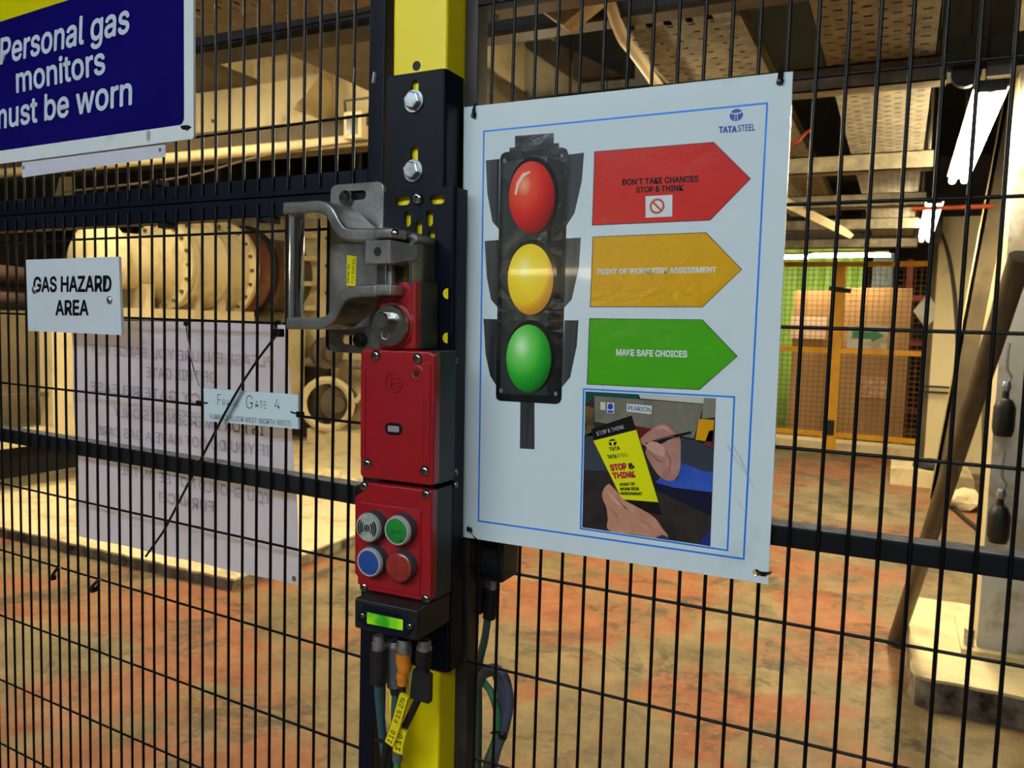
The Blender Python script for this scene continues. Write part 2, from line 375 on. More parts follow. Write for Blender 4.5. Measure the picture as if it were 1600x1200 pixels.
# dark ducts in the gap under the girder
for k, (xa, za, l) in enumerate(((-8.7, 2.35, 'dark round duct low under the cream girder, far left'), (-4.9, 2.28, 'dark round duct low under the cream girder, next to the gate post'))):
    t = thing('ventilation_duct', l, 'duct', Matrix.Translation((xa, 7.2, za)))
    lathe(bm := NB(), (-1.6, 0, 0), (1, 0, 0), [(0, 0), (0, .38), (.9, .38), (.9, .43), (.98, .43), (.98, .38), (2.2, .38), (2.2, .43), (2.28, .43), (2.28, .38), (3, .38), (3, 0)], 20); obj('duct_shell', bm, black_m, t)
    for q in (-.9, .6): obj('hanger', box(q, q+.04, -.02, .02, .38, 4.3-za), dgrey, t)
t = thing('roof_brace', 'pale diagonal roof brace between the dark ducts and the blue notice', 'brace', Matrix.Translation(tuple(wpt(100, 300, 6))))
tube(bm := NB(), [(-.12, 0, -.15), (.1, 0, .4)], .03, 6, smooth=False, flat=(.05, .02)); obj('brace_bar', bm, cream, t)
tube(bm := NB(), [(.06, .02, -.3), (.1, .02, .4)], .03, 6, smooth=False, flat=(.05, .02)); obj('brace_bar', bm, cream, t)

def tray(label, x0, x1, y0, y1, z, axis='y', lip=.06, mt=None, slot=(.028, .013), pitch=(.085, .042)):
    """perforated cable tray; slots are real openings"""
    W, Ln = (x1-x0, y1-y0) if axis == 'y' else (y1-y0, x1-x0)
    bm = NB()
    def quad(a, b, c, d):
        if b-a < 1e-5 or d-c < 1e-5: return
        if axis == 'y': v = [(a, c), (b, c), (b, d), (a, d)]
        else: v = [(c, a), (d, a), (d, b), (c, b)]
        bm.faces.new([bm.verts.new((p, q, 0)) for p, q in v])
    nrow = int(Ln/pitch[1])
    for k in range(nrow):
        c = k*pitch[1]; m0 = c+(pitch[1]-slot[1])/2; m1 = m0+slot[1]
        quad(0, W, c, m0); quad(0, W, m1, c+pitch[1])
        a = 0; s = .02+(pitch[0]/2 if k % 2 else 0)
        while s+slot[0] < W-.012:
            quad(a, s, m0, m1); a = s+slot[0]; s += pitch[0]
        quad(a, W, m0, m1)
    t = thing('cable_tray', label, 'cable tray', Matrix.Translation((x0, y0, z)))
    obj('perforated_base', bm, mt or galv, t, smooth=False)
    if axis == 'y': rims = [(0, .003, 0, Ln), (W-.003, W, 0, Ln)]
    else: rims = [(0, Ln, 0, .003), (0, Ln, W-.003, W)]
    for a, b, c, d in rims: obj('side_rim', box(a, b, c, d, 0, lip), mt or galv, t)
    for k in range(4):
        o = W*(.25+.16*k); pts = []
        for j in range(7):
            q = Ln*j/6; e = o+random.uniform(-.015, .015); pts.append((e, q, .02) if axis == 'y' else (q, e, .02))
        obj('cable', tube(NB(), pts, .012, 6), black_m, t)
    return t
tray('perforated cable tray overhead between the traffic light poster and the nearest lamp', -.13, .24, 1.75, 8.6, 2.46)
tray('perforated cable tray overhead above the logo corner of the poster', -.90, -.42, 2.42, 8.0, 2.62)
tray('dark perforated cable tray crossing above the gate beside the blue notice', -4.6, -1.15, .80, 1.36, 2.40, 'x', mt=M('sooty_tray', (126, 116, 98), .7, col2=(156, 142, 116), scale=14, amt=.6), slot=(.026, .011), pitch=(.07, .04))
hbeam('dark steel beam crossing just behind the perforated tray above the gate', -5, -1.0, 1.52, 2.39, .12, .12, dgrey)
def cbeam(label, x0, x1, y, z, h, d):
    t = thing('box_beam', label, 'beam', Matrix.Translation(((x0+x1)/2, y, z))); L = (x1-x0)/2
    obj('front_face', box(-L, L, 0, d, .006, h, .004), dgrey, t); obj('lower_flange', box(-L, L, -.01, d+.02, -.008, .006), brownst, t)
cbeam('dark box beam crossing just above the top edge of the poster', -1.75, 1.6, 2.22, 2.60, .17, .06)
cbeam('upper dark box beam at the very top of the picture above the poster', -1.4, 1.6, 1.80, 2.52, .12, .05)
t = thing('green_beam', 'grey green beam above the near end of the nearest lamp', 'beam', Matrix.Translation((.65, 3.05, 2.52)))
obj('front_face', box(-.55, .55, 0, .1, 0, .13, .004), M('grey_green_paint', (96, 116, 106), .6, col2=(60, 70, 66), scale=6), t); obj('lower_flange', box(-.55, .55, -.03, .13, -.012, 0), dgrey, t)
for y, z, l in ((2.62, 2.37, 'first cross channel carrying the trays, level with the nearest lamp end'), (3.82, 2.28, 'second cross channel carrying the trays, halfway along the nearest lamp'), (5.1, 2.28, 'third cross channel carrying the trays, just beyond the nearest lamp'), (6.5, 2.3, 'fourth cross channel carrying the trays, over the second lamp'), (8.0, 2.3, 'farthest cross channel carrying the trays, before the yellow fence')):
    t = thing('support_channel', l, 'channel', Matrix.Translation((-.4, y, z)))
    obj('channel_web', box(-.9, .68, 0, .006, 0, .09), galv, t); obj('channel_lip', box(-.9, .68, 0, .09, 0, .006), galv, t); obj('channel_lip', box(-.9, .68, 0, .09, .084, .09), galv, t)
    for xx in (-.8, .66): obj('drop_rod', cyl(NB(), (xx, .045, .09), (xx, .045, 4.3-z), .008, 6), dgrey, t)
tag(obj('conduit_pipe', tube(NB(), [(-.83, 1.95, 2.66), (-.83, 2.1, 2.62), (-.86, 2.35, 2.58), (-.88, 2.6, 2.585), (-.93, 3.4, 2.58), (-1.0, 5, 2.58)], .025, 10), cream), 'cream conduit dropping away from the box above the poster', 'pipe')
t = thing('junction_box', 'dark box with a cream cheek at the top edge above the poster', 'box', Matrix.Translation((-.86, 2.0, 2.63)))
obj('box_body', box(-.2, .02, -.08, .08, -.03, .14, .006), dgrey, t); obj('box_cheek', box(.02, .06, -.1, .1, -.02, .16), cream, t)
obj('gusset', prism(NB(), [(-.22, -.03), (.06, -.02), (-.1, -.12)], -.01, .08), cream, t)
# cream soffit pieces seen over the poster
t = thing('recess_shade_panel', 'brown slanted plate over a dark panel for a shaded recess on the girder above the poster', 'panel', Matrix.Translation((0, 4.5, 0)))
obj('recess', prism(NB(), WF.poly([(866, 50), (985, 34), (985, 116), (940, 120), (866, 84)], -4.5), .02, .1), M('recess_shade', (58, 52, 42), .8), t)  # flat dark panel, the recess's shade is in its colour
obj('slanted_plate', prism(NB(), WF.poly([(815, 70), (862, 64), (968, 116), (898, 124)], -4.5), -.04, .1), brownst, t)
tag(obj('orange_cable', tube(NB(), [(-.27, 2.66, 2.33), (-.265, 2.60, 2.20), (-.25, 2.60, 2.175), (-.22, 2.60, 2.18), (-.19, 2.60, 2.21), (-.165, 2.6, 2.225)], .006, 6), M('orange_cable', (226, 92, 50), .5)), 'bright orange cable loop by the top right corner of the poster', 'cable')
tag(obj('red_pipe', tube(NB(), [(.2, 5.14, 2.266), (.66, 5.14, 2.266)], .014, 8, smooth=False), M('orange_red_pipe', (200, 90, 50), .5)), 'short orange pipe just behind the nearest lamp', 'pipe')
for (a, b, l) in (((-.75, 3.2), (-.25, 6.5), 'flat cream strut running away at the right edge of the poster'),):
    tag(obj('roof_strut', tube(NB(), [(a[0], a[1], 2.27), (b[0], b[1], 2.27)], .03, 6, smooth=False, flat=(.02, .04)), cream), l, 'strut')
t = thing('ventilation_duct', 'round dark duct under the ceiling beyond the second lamp', 'duct', Matrix.Translation((-.6, 8.6, 2.55)))
lathe(bm := NB(), (-.9, 0, 0), (1, 0, 0), [(0, 0), (0, .16), (.5, .16), (.5, .19), (.55, .19), (.55, .16), (1.2, .16), (1.2, .19), (1.25, .19), (1.25, .16), (2, .16), (2, 0)], 18); obj('duct_shell', bm, dgrey, t)

# ------------------------------------------------------------------ big flanged pipe, left
PXX = -6.2
t = thing('flanged_pipe', 'large cream flanged pipe with a dark red end behind the gas hazard sign', 'pipe', Matrix.Translation((PXX, 4.0, 1.90)) @ Matrix.Diagonal((1, .80, 1, 1)))
def ring_seg(name, prof, mt, seg=40): return obj(name, lathe(NB(), (0, 0, 0), (0, 1, 0), prof, seg), mt, t)
ring_seg('inlet_cone', [(-.15, 0), (-.15, .20), (-.05, .30), (.10, .34), (.2, .25), (.22, 0)], cream)
ring_seg('pipe_body', [(.1, .25), (.70, .27), (.86, .34)], cream)
def flange(y, r, th, n, mt):
    f = obj('flange', lathe(NB(), (0, y, 0), (0, 1, 0), [(0, .26), (0, r), (th, r), (th, .26)], 40), mt, t)
    for i in range(n):
        a = 2*math.pi*i/n; c = (math.cos(a)*(r-.045), math.sin(a)*(r-.045))
        obj('bolt', cyl(NB(), (c[0], y-.035, c[1]), (c[0], y+th+.03, c[1]), .017, 6), brownst, f)
flange(.86, .43, .05, 18, cream); flange(.925, .43, .05, 18, cream)
ring_seg('valve_body', [(.97, .35), (1.05, .385), (1.3, .39), (1.40, .42), (1.45, .42), (1.5, .40), (1.78, .42)], cream)
flange(1.78, .50, .06, 20, cream)
ring_seg('red_bellows', [(1.84, .46), (2.1, .47), (2.14, .455)], rust)
ring_seg('clamp_band', [(2.14, .455), (2.14, .50), (2.2, .50), (2.2, .455)], black_m)
ring_seg('red_bellows', [(2.2, .455), (2.34, .44), (2.40, .42)], rust)
ring_seg('outlet_pipe', [(2.40, .42), (2.5, .40), (3.0, .40)], brownst)
for yy in (.45, 1.16, 1.52): obj('support_leg', box(-.06, .26, yy-.05, yy+.05, -.42, -.2), cream, t)
obj('base_beam', box(.0, .5, .2, 1.75, -.52, -.42), cream, t)
for yy, dz in ((1.0, .38), (1.25, .42), (1.5, .42)): obj('lifting_lug', box(.0, .08, yy, yy+.14, dz-.1, dz+.06), cream, t)
obj('top_pipework', tube(NB(), [(.1, .9, .40), (.1, 1.1, .50), (.1, 1.35, .49), (.1, 1.55, .40)], .05, 8), cream, t)
t = thing('machine_frame', 'cream machine frame with uprights and a low rail left of the white sheet', 'frame', Matrix.Translation((-5.75, 2.4, .07)))
obj('bottom_rail', box(-.15, .05, 0, 3.8, .34, .46), cream, t)
obj('mid_rail', box(-.06, 0, 0, 3.8, .70, .735), brownst, t)
for yy in (.86, 2.6, 3.5): obj('upright', box(-.1, .05, yy, yy+.26, .46, 1.4 if yy < 1 else 1.31), cream, t)
obj('side_panel', box(-.2, -.12, 0, .95, .46, 1.36), brownst, t); obj('side_panel', box(-.2, -.12, 1.1, 3.8, .46, 1.1), brownst, t)
for yy in (.2, 1.6, 3.0): obj('skid', box(-.5, -.1, yy, yy+.3, 0, .34), black_m, t)
obj('drip_tray', box(-.9, -.5, 0, 3.8, 0, .3), black_m, t)
for z0, r, l in ((1.72, .07, 'upper dark red pipe to the left of the gas hazard sign'), (1.52, .06, 'lower dark red pipe to the left of the gas hazard sign')):
    tag(obj('red_pipe', tube(NB(), [(-8.5, 4.4, z0), (-6.9, 3.9, z0), (-6.3, 3.3, z0), (-6.2, 2.2, z0)], r, 12), M('dark_red_pipe', (44, 26, 22), .7, col2=(62, 44, 34), scale=5)), l, 'pipe')
tag(obj('pump_casing', lathe(NB(), (-7.7, 3.3, 1.05), (1, .2, 0), [(0, 0), (0, .2), (.1, .3), (.4, .3), (.42, .36), (.47, .36), (.47, .3), (.7, .22), (.7, 0)], 20), brownst), 'brown round pump casing at the left edge below the red pipes', 'pump')
tag(obj('orange_pipe', cyl(NB(), (-6.9, 3.35, 1.4), (-6.9, 3.35, 2.4), .04, 8), M('ochre_pipe', (196, 150, 70), .5)), 'short vertical ochre pipe above the gas hazard sign', 'pipe')
t = thing('bolted_flange_plate', 'tall bolted cream plate with ribs seen behind the chrome door grip', 'plate', Matrix.Translation((-6.2, 6.4, .07)))
obj('plate', box(-.95, .70, 0, .06, .9, 2.62), cream, t)
for zz in (1.05, 1.35, 1.65, 1.95, 2.25, 2.5):
    for xx in (.62, .12): obj('bolt', cyl(NB(), (xx, -.035, zz), (xx, 0, zz), .022, 6), brownst, t)
for zz in (1.45, 1.72, 2.0, 2.25): obj('rib', box(.15, .5, -.16, 0, zz, zz+.05), cream, t)
obj('stand', box(-.8, .55, .02, .3, 0, .9), brownst, t)
t = thing('valve_gear', 'dusty valve and pipework below the bolted plate, left of the red lock', 'valve', Matrix.Translation((-4.7, 6.2, .07)))
obj('pipe', tube(NB(), [(-1.0, 0, .88), (0, 0, .88), (1.4, 0, .84)], .05, 10), galv, t)
obj('handwheel', lathe(NB(), (-.62, -.1, .45), (.5, -1, 0), [(0, .26), (.03, .30), (.06, .26), (.03, .22), (0, .26)], 24), cream, t)
obj('valve_body', lathe(NB(), (-.6, .1, .45), (.5, -1, 0), [(0, 0), (0, .2), (.12, .2), (.12, .09), (.25, .09), (.25, 0)], 18), brownst, t)
obj('motor', lathe(NB(), (-.75, -.05, 1.0), (1, -.6, 0), [(0, 0), (0, .1), (.08, .17), (.2, .17), (.2, .08), (.34, .08), (.34, 0)], 16), brownst, t)
obj('hose', tube(NB(), [(-.9, 0, 1.3), (-.6, -.1, 1.36), (-.2, 0, 1.3), (.2, .05, 1.28)], .025, 8), cream, t)
obj('bent_pipe', tube(NB(), [(-.25, -.1, .5), (-.1, -.1, .62), (.2, -.1, .66), (.6, -.1, .66)], .03, 8), cream, t)
obj('cabinet', box(-.9, 1.8, .3, .8, 0, 1.5), cream, t); obj('plinth', box(-.9, 1.8, -.1, .8, 0, .16), cream, t)
for k, (px, py, s) in enumerate(((478, 800, .09), (512, 822, .12), (535, 838, .08), (496, 840, .07), (548, 812, .06))):
    q = wpt(px, py, 4.6); bm = NB(); bmesh.ops.create_icosphere(bm, subdivisions=2, radius=s)
    for v in bm.verts: v.co *= random.uniform(.75, 1.1); v.co.z *= .6
    o = obj('rubble_lump', bm, conc, smooth=False); o.location = (q.x, q.y, .07+s*.35)
    tag(o, ['leftmost rubble lump on the pad below the valve gear', 'biggest rubble lump on the pad left of the button box', 'rubble lump nearest the button box edge', 'low rubble lump at the front of the pad', 'small rubble lump behind the others near the button box'][k], 'rubble', 'rubble on the wide concrete pad')

# ------------------------------------------------------------------ right side
t = thing('steel_column', 'steel column painted cream and pale grey at the right edge', 'column', Matrix.Translation((.553, 3.1, .13)))
obj('front_flange', box(0, .3, 0, .02, 0, 4.17), pale, t); obj('rear_flange', box(0, .3, .32, .34, 0, 4.17), cream, t); obj('web', box(.0, .014, .02, .32, 0, 4.17), cream, t)
obj('base_plate', box(-.06, .36, -.06, .4, 0, .02), cream, t); obj('anchor_bolt', cyl(NB(), (-.03, -.0, .02), (-.03, -.0, .09), .02, 8), zinc, t)
q0 = Vector((.247, 3.36, 0)); q1 = Vector((.49, 2.15, 1.66))
tag(obj('scaffold_pole', cyl(NB(), q0, q0+(q1-q0)*1.02, .033, 16), M('dull_grey_tube', (104, 92, 70), .55, .3, col2=(72, 64, 52), scale=9)), 'grey tube leaning from the floor towards the column', 'pole')
t = thing('diagonal_brace', 'broad cream steel brace sloping down to the left in front of the pillar', 'brace')
BL = [(wpt(1453, 780, 7.2).x, 0), (wpt(1489, 780, 7.2).x, 0), (wpt(1626, 90, 7.2).x, wpt(1626, 90, 7.2).z), (wpt(1582, 90, 7.2).x, wpt(1582, 90, 7.2).z)]
obj('brace_flange', prism(NB(), BL, 7.2, 7.22), brownst, t)  # cream face drawn in dark brown, its shade put into the colour
obj('brace_lip', prism(NB(), [BL[0], (BL[0][0]+.03, 0), (BL[3][0]+.03, BL[3][1]), BL[3]], 7.2, 7.36), cream, t); obj('brace_lip', prism(NB(), [(BL[1][0]-.03, 0), BL[1], BL[2], (BL[2][0]-.03, BL[2][1])], 7.14, 7.22), cream, t)
t = thing('second_brace', 'narrow dark brace crossing behind the leaning grey tube', 'brace')
tube(bm := NB(), [wpt(1562, 470, 6.6), wpt(1545, 560, 6.6), Vector((wpt(1545, 800, 6.6).x, 6.6, 0))], .05, 4, smooth=False, flat=(.05, .02)); obj('brace_bar', bm, brownst, t)
t = thing('cream_pillar', 'broad cream pillar at the right end of the yellow mesh fence', 'pillar', Matrix.Translation((.5, 9.05, 0)))
obj('shaft', box(0, .95, 0, .5, 0, 2.72, .01), M('lamplit_cream_pillar', (236, 222, 178), .6, col2=(190, 170, 122), scale=4, amt=.7, sharp=.1), t); obj('edge_strip', box(-.07, 0, .05, .2, 0, 2.72), brownst, t); obj('base', box(-.06, 1.0, -.1, .5, 0, .08), cream, t)  # shaft cream made paler, the lamp's light put into the colour
pr = [wpt(1466, 352, 8.98), wpt(1482, 400, 8.98), wpt(1492, 470, 8.98), wpt(1497, 560, 8.98), wpt(1498, 592, 8.98)]
tag(obj('conduit_cable', tube(NB(), pr, .018, 8), dgrey), 'grey cable curving down the cream pillar to the white socket box', 'cable')
q = wpt(1499, 608, 8.98)
t = thing('socket_box', 'small white socket box on the cream pillar below the grey cable', 'socket', Matrix.Translation(q))
obj('body', box(-.06, .06, -.05, .06, -.1, .1, .01), pale, t); obj('yellow_plug', cyl(NB(), (0, -.02, -.1), (0, -.02, -.17), .03, 10), M('yellow_plug', (230, 190, 40), .4), t)
for z in (0, -.06): obj('fixing_bar', box(-.36, -.08, -.02, -.005, z, z+.022), black_m, t)
q = wpt(1448, 486, 9.085)
tag(obj('diamond_sign', prism(NB(), [(-.13, 0), (0, -.19), (.13, -.02), (.0, .2)], q.y, q.y+.01), pale), 'white diamond shaped sign at the right end of the yellow fence', 'sign').location = (q.x, 0, q.z)
def hang_device(label, px, py, Y, sc):
    q = wpt(px, py, Y); t = thing('pull_switch', label, 'switch', Matrix.Translation(q) @ Matrix.Scale(sc, 4))
    obj('body', lathe(NB(), (0, 0, -.09), (0, 0, 1), [(0, 0), (0, .034), (.03, .042), (.12, .042), (.15, .03), (.16, .014), (.2, .012), (.2, 0)], 12), blackp, t)
    obj('cap', lathe(NB(), (0, 0, .10), (0, 0, 1), [(0, .016), (.02, .02), (.04, .014), (.04, 0)], 10), zinc, t)
    obj('hook', tube(NB(), [(0, 0, .13), (.015, 0, .16), (0, 0, .19), (-.004, 0, .24), (0, 0, .3)], .005, 6), zinc, t)
    obj('mount_arm', box(-.01, .03, 0, .5, .03, .06), dgrey, t)
hang_device('upper black hanging switch with a bright hook beside the column', 1569, 648, 3.0, .95)
hang_device('lower black hanging switch beside the column, just above the rail', 1561, 815, 3.0, .95)
tag(obj('broken_slab', prism(NB(), [(0, 0), (.72, 0), (.70, .13), (.08, .17), (.0, .15)], 7.75, 8.5), conc), 'low cream broken slab lying on the floor before the pillar', 'slab').location = (.18, 0, 0)
t = thing('rubbish_sack', 'dark blue rag lying on the low cream broken slab', 'rag', Matrix.Translation((.52, 7.95, .2)))
bm = NB(); bmesh.ops.create_icosphere(bm, subdivisions=2, radius=.12)
for v in bm.verts: v.co = Vector((v.co.x*1.3, v.co.y, v.co.z*.5))*random.uniform(.85, 1.1)
obj('cloth', bm, M('dark_blue_rag', (40, 46, 60), .8), t)
bm = NB(); bmesh.ops.create_icosphere(bm, subdivisions=2, radius=.17)
for v in bm.verts: v.co = Vector((v.co.x, v.co.y, v.co.z*.6))*random.uniform(.75, 1.1)
o = tag(obj('rubble_lump', bm, conc, smooth=False), 'cream rubble lump right of the leaning grey tube', 'rubble'); o.location = (.74, 6.9, .08)
tag(obj('floor_cable', tube(NB(), [(.62, 7.3, .02), (.7, 6.6, .02), (.8, 6.0, .02), (.88, 5.2, .02), (1.0, 4.6, .02)], .016, 6), black_m), 'dark cable trailing over the floor behind the column', 'cable')

# ------------------------------------------------------------------ yellow mesh fence at the far end
yf = M('yellow_fence_paint', (230, 174, 16), .5, col2=(206, 146, 14), scale=6)
t = thing('yellow_mesh_fence', 'yellow framed mesh fence across the far end of the hall', 'fence', Matrix.Translation((-.5, 9.7, 0)))
for xx, w in ((-1.9, .06), (-.0, .11), (.96, .05)): obj('post', box(xx-w/2, xx+w/2, -.03, .03, 0, 2.3), yf, t)
for z, h in ((2.24, .06), (1.2, .06), (.17, .06)):
    obj('rail', box(-1.87, -.055, -.02, .02, z, z+h), yf, t); obj('rail', box(.055, .94, -.02, .02, z, z+h), yf, t)
obj('lock_box', box(-.06, .03, -.06, -.03, .2, .38, .005), black_m, t); obj('clip', cyl(NB(), (-.12, -.05, 1.98), (.12, -.05, 1.95), .03, 8), black_m, t)
bm = NB()
x = -1.86
while x < .95:
    bx(bm, x-.0035, x+.0035, -.002, .002, .2, 2.24); x += .062
z = .22
while z < 2.24:
    bx(bm, -1.87, .94, -.004, 0, z-.0035, z+.0035); z += .062
o = obj('wire_mesh', bm, M('ochre_wire', (112, 70, 24), .5), t, smooth=False); o['kind'] = 'stuff'
ply = M('plywood_sheet', (168, 138, 98), .7, col2=(138, 108, 72), scale=3, amt=.5, stretch=(1, 1, .2))
def upright_board(label, a, b, Y, zt, mt):
    x0, x1 = wpt(a, 600, Y).x, wpt(b, 600, Y).x
    t = thing('plywood_board', label, 'board', Matrix.Translation(((x0+x1)/2, Y, 0))); w2 = (x1-x0)/2
    obj('sheet', box(-w2, w2, 0, .03, .14, zt), mt, t); obj('foot', box(-w2, -w2+.1, 0, .4, 0, .14), mt, t); obj('foot', box(w2-.1, w2, 0, .4, 0, .14), mt, t)
upright_board('brown plywood board behind the left bay of the yellow fence', 1234, 1296, 10.3, 1.98, ply)
upright_board('wide brown plywood board behind the right bay of the yellow fence', 1311, 1416, 10.3, 2.02, ply)
t = thing('green_curtain', 'light green welding curtain behind the left bay of the yellow fence', 'curtain', Matrix.Translation((-1.5, 11.4, 0)))
bm = NB(); n = 60; A = []; Bq = []
for i in range(n): xx = -1.2+2.4*i/(n-1); yy = .03*math.sin(i*.9); A.append(bm.verts.new((xx, yy, .0))); Bq.append(bm.verts.new((xx, yy, 2.9)))
for i in range(n-1): bm.faces.new((A[i], A[i+1], Bq[i+1], Bq[i]))
obj('sheet', bm, M('green_pvc', (140, 190, 84), .5), t); obj('rail', cyl(NB(), (-1.25, 0, 2.92), (1.25, 0, 2.92), .025, 8), dgrey, t)
t = thing('storage_rack', 'dark red metal rack behind the top right of the yellow fence', 'rack', Matrix.Translation((.25, 11.2, 0)))
rd = M('dark_red_rack', (134, 40, 30), .5)
for xx in (-.3, 0, .3): obj('upright', box(xx-.04, xx+.04, -.04, .04, 0, 2.45), rd, t)
for z in (.4, 1.3, 1.9, 2.35): obj('shelf', box(-.34, .34, -.05, .4, z, z+.07), rd, t)
upright_board('dark blue grey board between the plywood and the red rack', 1352, 1384, 10.8, 2.5, M('blue_grey_board', (60, 76, 84), .6))
tw = wpt(1325, 508, 9.66); tw2 = wpt(1386, 546, 9.66)
t = thing('arrow_sign', 'white sign with a green arrow on the yellow mesh fence', 'sign', Matrix.Translation((tw.x, 9.66, tw2.z)))
W_, H_ = tw2.x-tw.x, tw.z-tw2.z
obj('panel', box(0, W_, 0, .004, 0, H_), pale, t)
obj('arrow', prism(NB(), [(W_*.12, H_*.42), (W_*.6, H_*.42), (W_*.6, H_*.28), (W_*.92, H_*.58), (W_*.6, H_*.88), (W_*.6, H_*.74), (W_*.12, H_*.74)], -.002, 0), M('green_arrow', (0, 122, 66), .4), t)
tw = wpt(1236, 494, 10.27); tw2 = wpt(1290, 530, 10.27)
tag(obj('paper_sign', box(tw.x, tw2.x, 10.27, 10.275, tw2.z, tw.z), M('pale_paper', (206, 186, 168), .7)), 'pale blank sheet stuck on the left plywood board', 'sign')
tag(obj('dust_sheet', box(wpt(1340, 600, 10.25).x, wpt(1392, 600, 10.25).x, 10.25, 10.26, wpt(1340, 620, 10.25).z, wpt(1340, 588, 10.25).z), M('torn_plastic', (206, 180, 150), .3, col2=(150, 110, 70), scale=12)), 'torn scrap of plastic low on the wide plywood board', 'scrap')
tag(obj('timber_kerb', box(-2.4, .5, 9.75, 10.1, 0, .1), conc), 'pale kerb on the floor under the yellow fence', 'kerb')
# ================================================================== THE FENCE
GO = Vector((-12*PITCH, -1.2122*PITCH, 0)); GA = -.0579
GF = Frame(GO, GA)                              # gate frame: x along the gate, -y towards the camera
WR = .00165
# ---- gate
gate = thing('mesh_gate', 'dark blue wire mesh gate carrying the signs and the metal handle', 'gate', GF.m)
GL = -.955
lo_bar = obj('vertical_wire', cyl(NB(), (0, 0, .175), (0, 0, 1.5725), WR, 8), wirem, gate)
up_bar = obj('vertical_wire', cyl(NB(), (0, 0, 1.5865), (0, 0, 2.19), WR, 8), wirem, gate)
for j in range(40):
    s = (-2.40-j)*PITCH
    if j == 0: lo_bar.location.x = s; up_bar.location.x = s
    else: copy_part(lo_bar, gate, (s, 0, 0)); copy_part(up_bar, gate, (s, 0, 0))
h0 = obj('horizontal_wire', cyl(NB(), (GL+.005, .0031, 0), (-.024, .0031, 0), WR*.92, 8), wirem, gate)
zs = [1.5420, 1.4418, 1.3416]+[1.1931-.1002*k for k in range(10)]+[1.6538+.1002*k for k in range(6)]
h0.location.z = zs[0]
for z in zs[1:]: copy_part(h0, gate, (0, 0, z))
yb0, yb1 = .0017, .0225
obj('stile', box(-.0372, -.0172, yb0, yb1, .16, 2.21, .0015), navy, gate); obj('stile', box(GL-.02, GL, yb0, yb1, .16, 2.21, .0015), navy, gate)
obj('rail', box(GL, -.0372, yb0, yb1, 1.5795, 1.6003, .0012), navy, gate); obj('rail', box(GL, -.0372, yb0, yb1, 1.5578, 1.5785, .0012), navy, gate)
obj('rail', box(GL, -.0372, yb0, yb1, 2.19, 2.21, .0012), navy, gate); obj('rail', box(GL, -.0372, yb0, yb1, .16, .18, .0012), navy, gate)
mr = obj('rail', box(GL, -.0475, .0036, .0236, 1.2546, 1.2746, .0012), M('black_rail_paint', (16, 17, 20), .5, col2=(34, 34, 36), scale=60, amt=.72, sharp=.05), gate)
obj('dust_layer', box(GL+.02, -.05, .005, .023, 1.2744, 1.2750), M('grey_dust', (178, 170, 162), .95, col2=(136, 130, 122), scale=60, bump=.4, bscale=500), mr)
obj('end_hole', cyl(NB(), (-.0545, .0034, 1.2636), (-.0545, .0036, 1.2636), .0035, 12), holed_m, mr)
for px, py in ((247, 287), (262, 352), (422, 344)):
    x, z = GF.px(px, py, -.012); bm = box(x-.009, x+.009, .004, .02, z-.004, z+.004, .0015); obj('joint_bolt', bm, blackp, gate)
# chipped paint flecks on the stile and last upper wire
for px, py, w_, h_ in ((583, 120, .0035, .010), (552.5, 116, .0016, .014)):
    x, z = GF.px(px, py, .0017); obj('paint_chip', prism(NB(), [(x-w_/2, z-h_/2), (x, z-h_*.6), (x+w_/2, z+h_*.4), (x, z+h_/2)], -.00185, -.0005 if px < 560 else .0017), M('bare_zinc', (170, 176, 176), .4), gate)
# hinge post at the far left
t = thing('hinge_post', 'yellow hinge post beyond the left end of the gate', 'post', GF.m @ Matrix.Translation((GL-.085, 0, 0)))
obj('tube', box(-.03, .03, -.03, .03, 0, 2.3, .004), yellowp, t); obj('base_plate', box(-.06, .06, -.06, .06, 0, .008), navy, t)
for z in (.5, 1.8): obj('hinge', cyl(NB(), (.044, 0, z), (.044, 0, z+.06), .014, 10), navy, t)

# ---- fixed panel
pan = thing('mesh_fence', 'fixed dark wire mesh panel carrying the traffic light poster', 'fence panel', Matrix.Translation((0, 0, 0)))
pb_ = obj('vertical_wire', cyl(NB(), (0, 0, .175), (0, 0, 2.19), WR, 8), wirem, pan)
pb_.location.x = -8*PITCH
for i in range(-7, 34): copy_part(pb_, pan, (i*PITCH, 0, 0))
zR = [1.65348-.10021*k for k in range(-5, 4)]+[1.2039-.10021*k for k in range(11)]
h1 = obj('horizontal_wire', cyl(NB(), (-.2, .0031, 0), (.77, .0031, 0), WR*.92, 8), wirem, pan); h1.location.z = zR[0]
for z in zR[1:]: copy_part(h1, pan, (0, 0, z))
stl = M('stile_paint', (30, 28, 28), .5, col2=(54, 48, 40), scale=30, amt=.62)
def lean_box(x0, x1, y0, y1, z0, z1, lean, bev):
    bm = box(x0, x1, y0, y1, z0, z1, bev=bev)
    for v in bm.verts: v.co.x += lean*(1.35-v.co.z)
    return bm
obj('stile', lean_box(-.208, -.1935, .0017, .0225, .16, 2.21, .010, .0012), stl, pan); obj('stile', box(.765, .785, .0017, .0225, .16, 2.21, .0012), navy, pan)
rl = obj('rail', box(-.1945, .765, .0017, .0235, 1.2690, 1.2865, .0012), M('dark_green_black_rail', (7, 10, 13), .5, spec=.2), pan)
obj('dust_layer', box(-.19, .765, .003, .0228, 1.2862, 1.2870), M('grey_dust', (178, 170, 162), .95, col2=(136, 130, 122), scale=60, bump=.4, bscale=500), rl)
obj('rail', box(-.1945, .765, .0017, .0225, 2.19, 2.21, .0012), navy, pan); obj('rail', box(-.1945, .765, .0017, .0225, .16, .18, .0012), navy, pan)
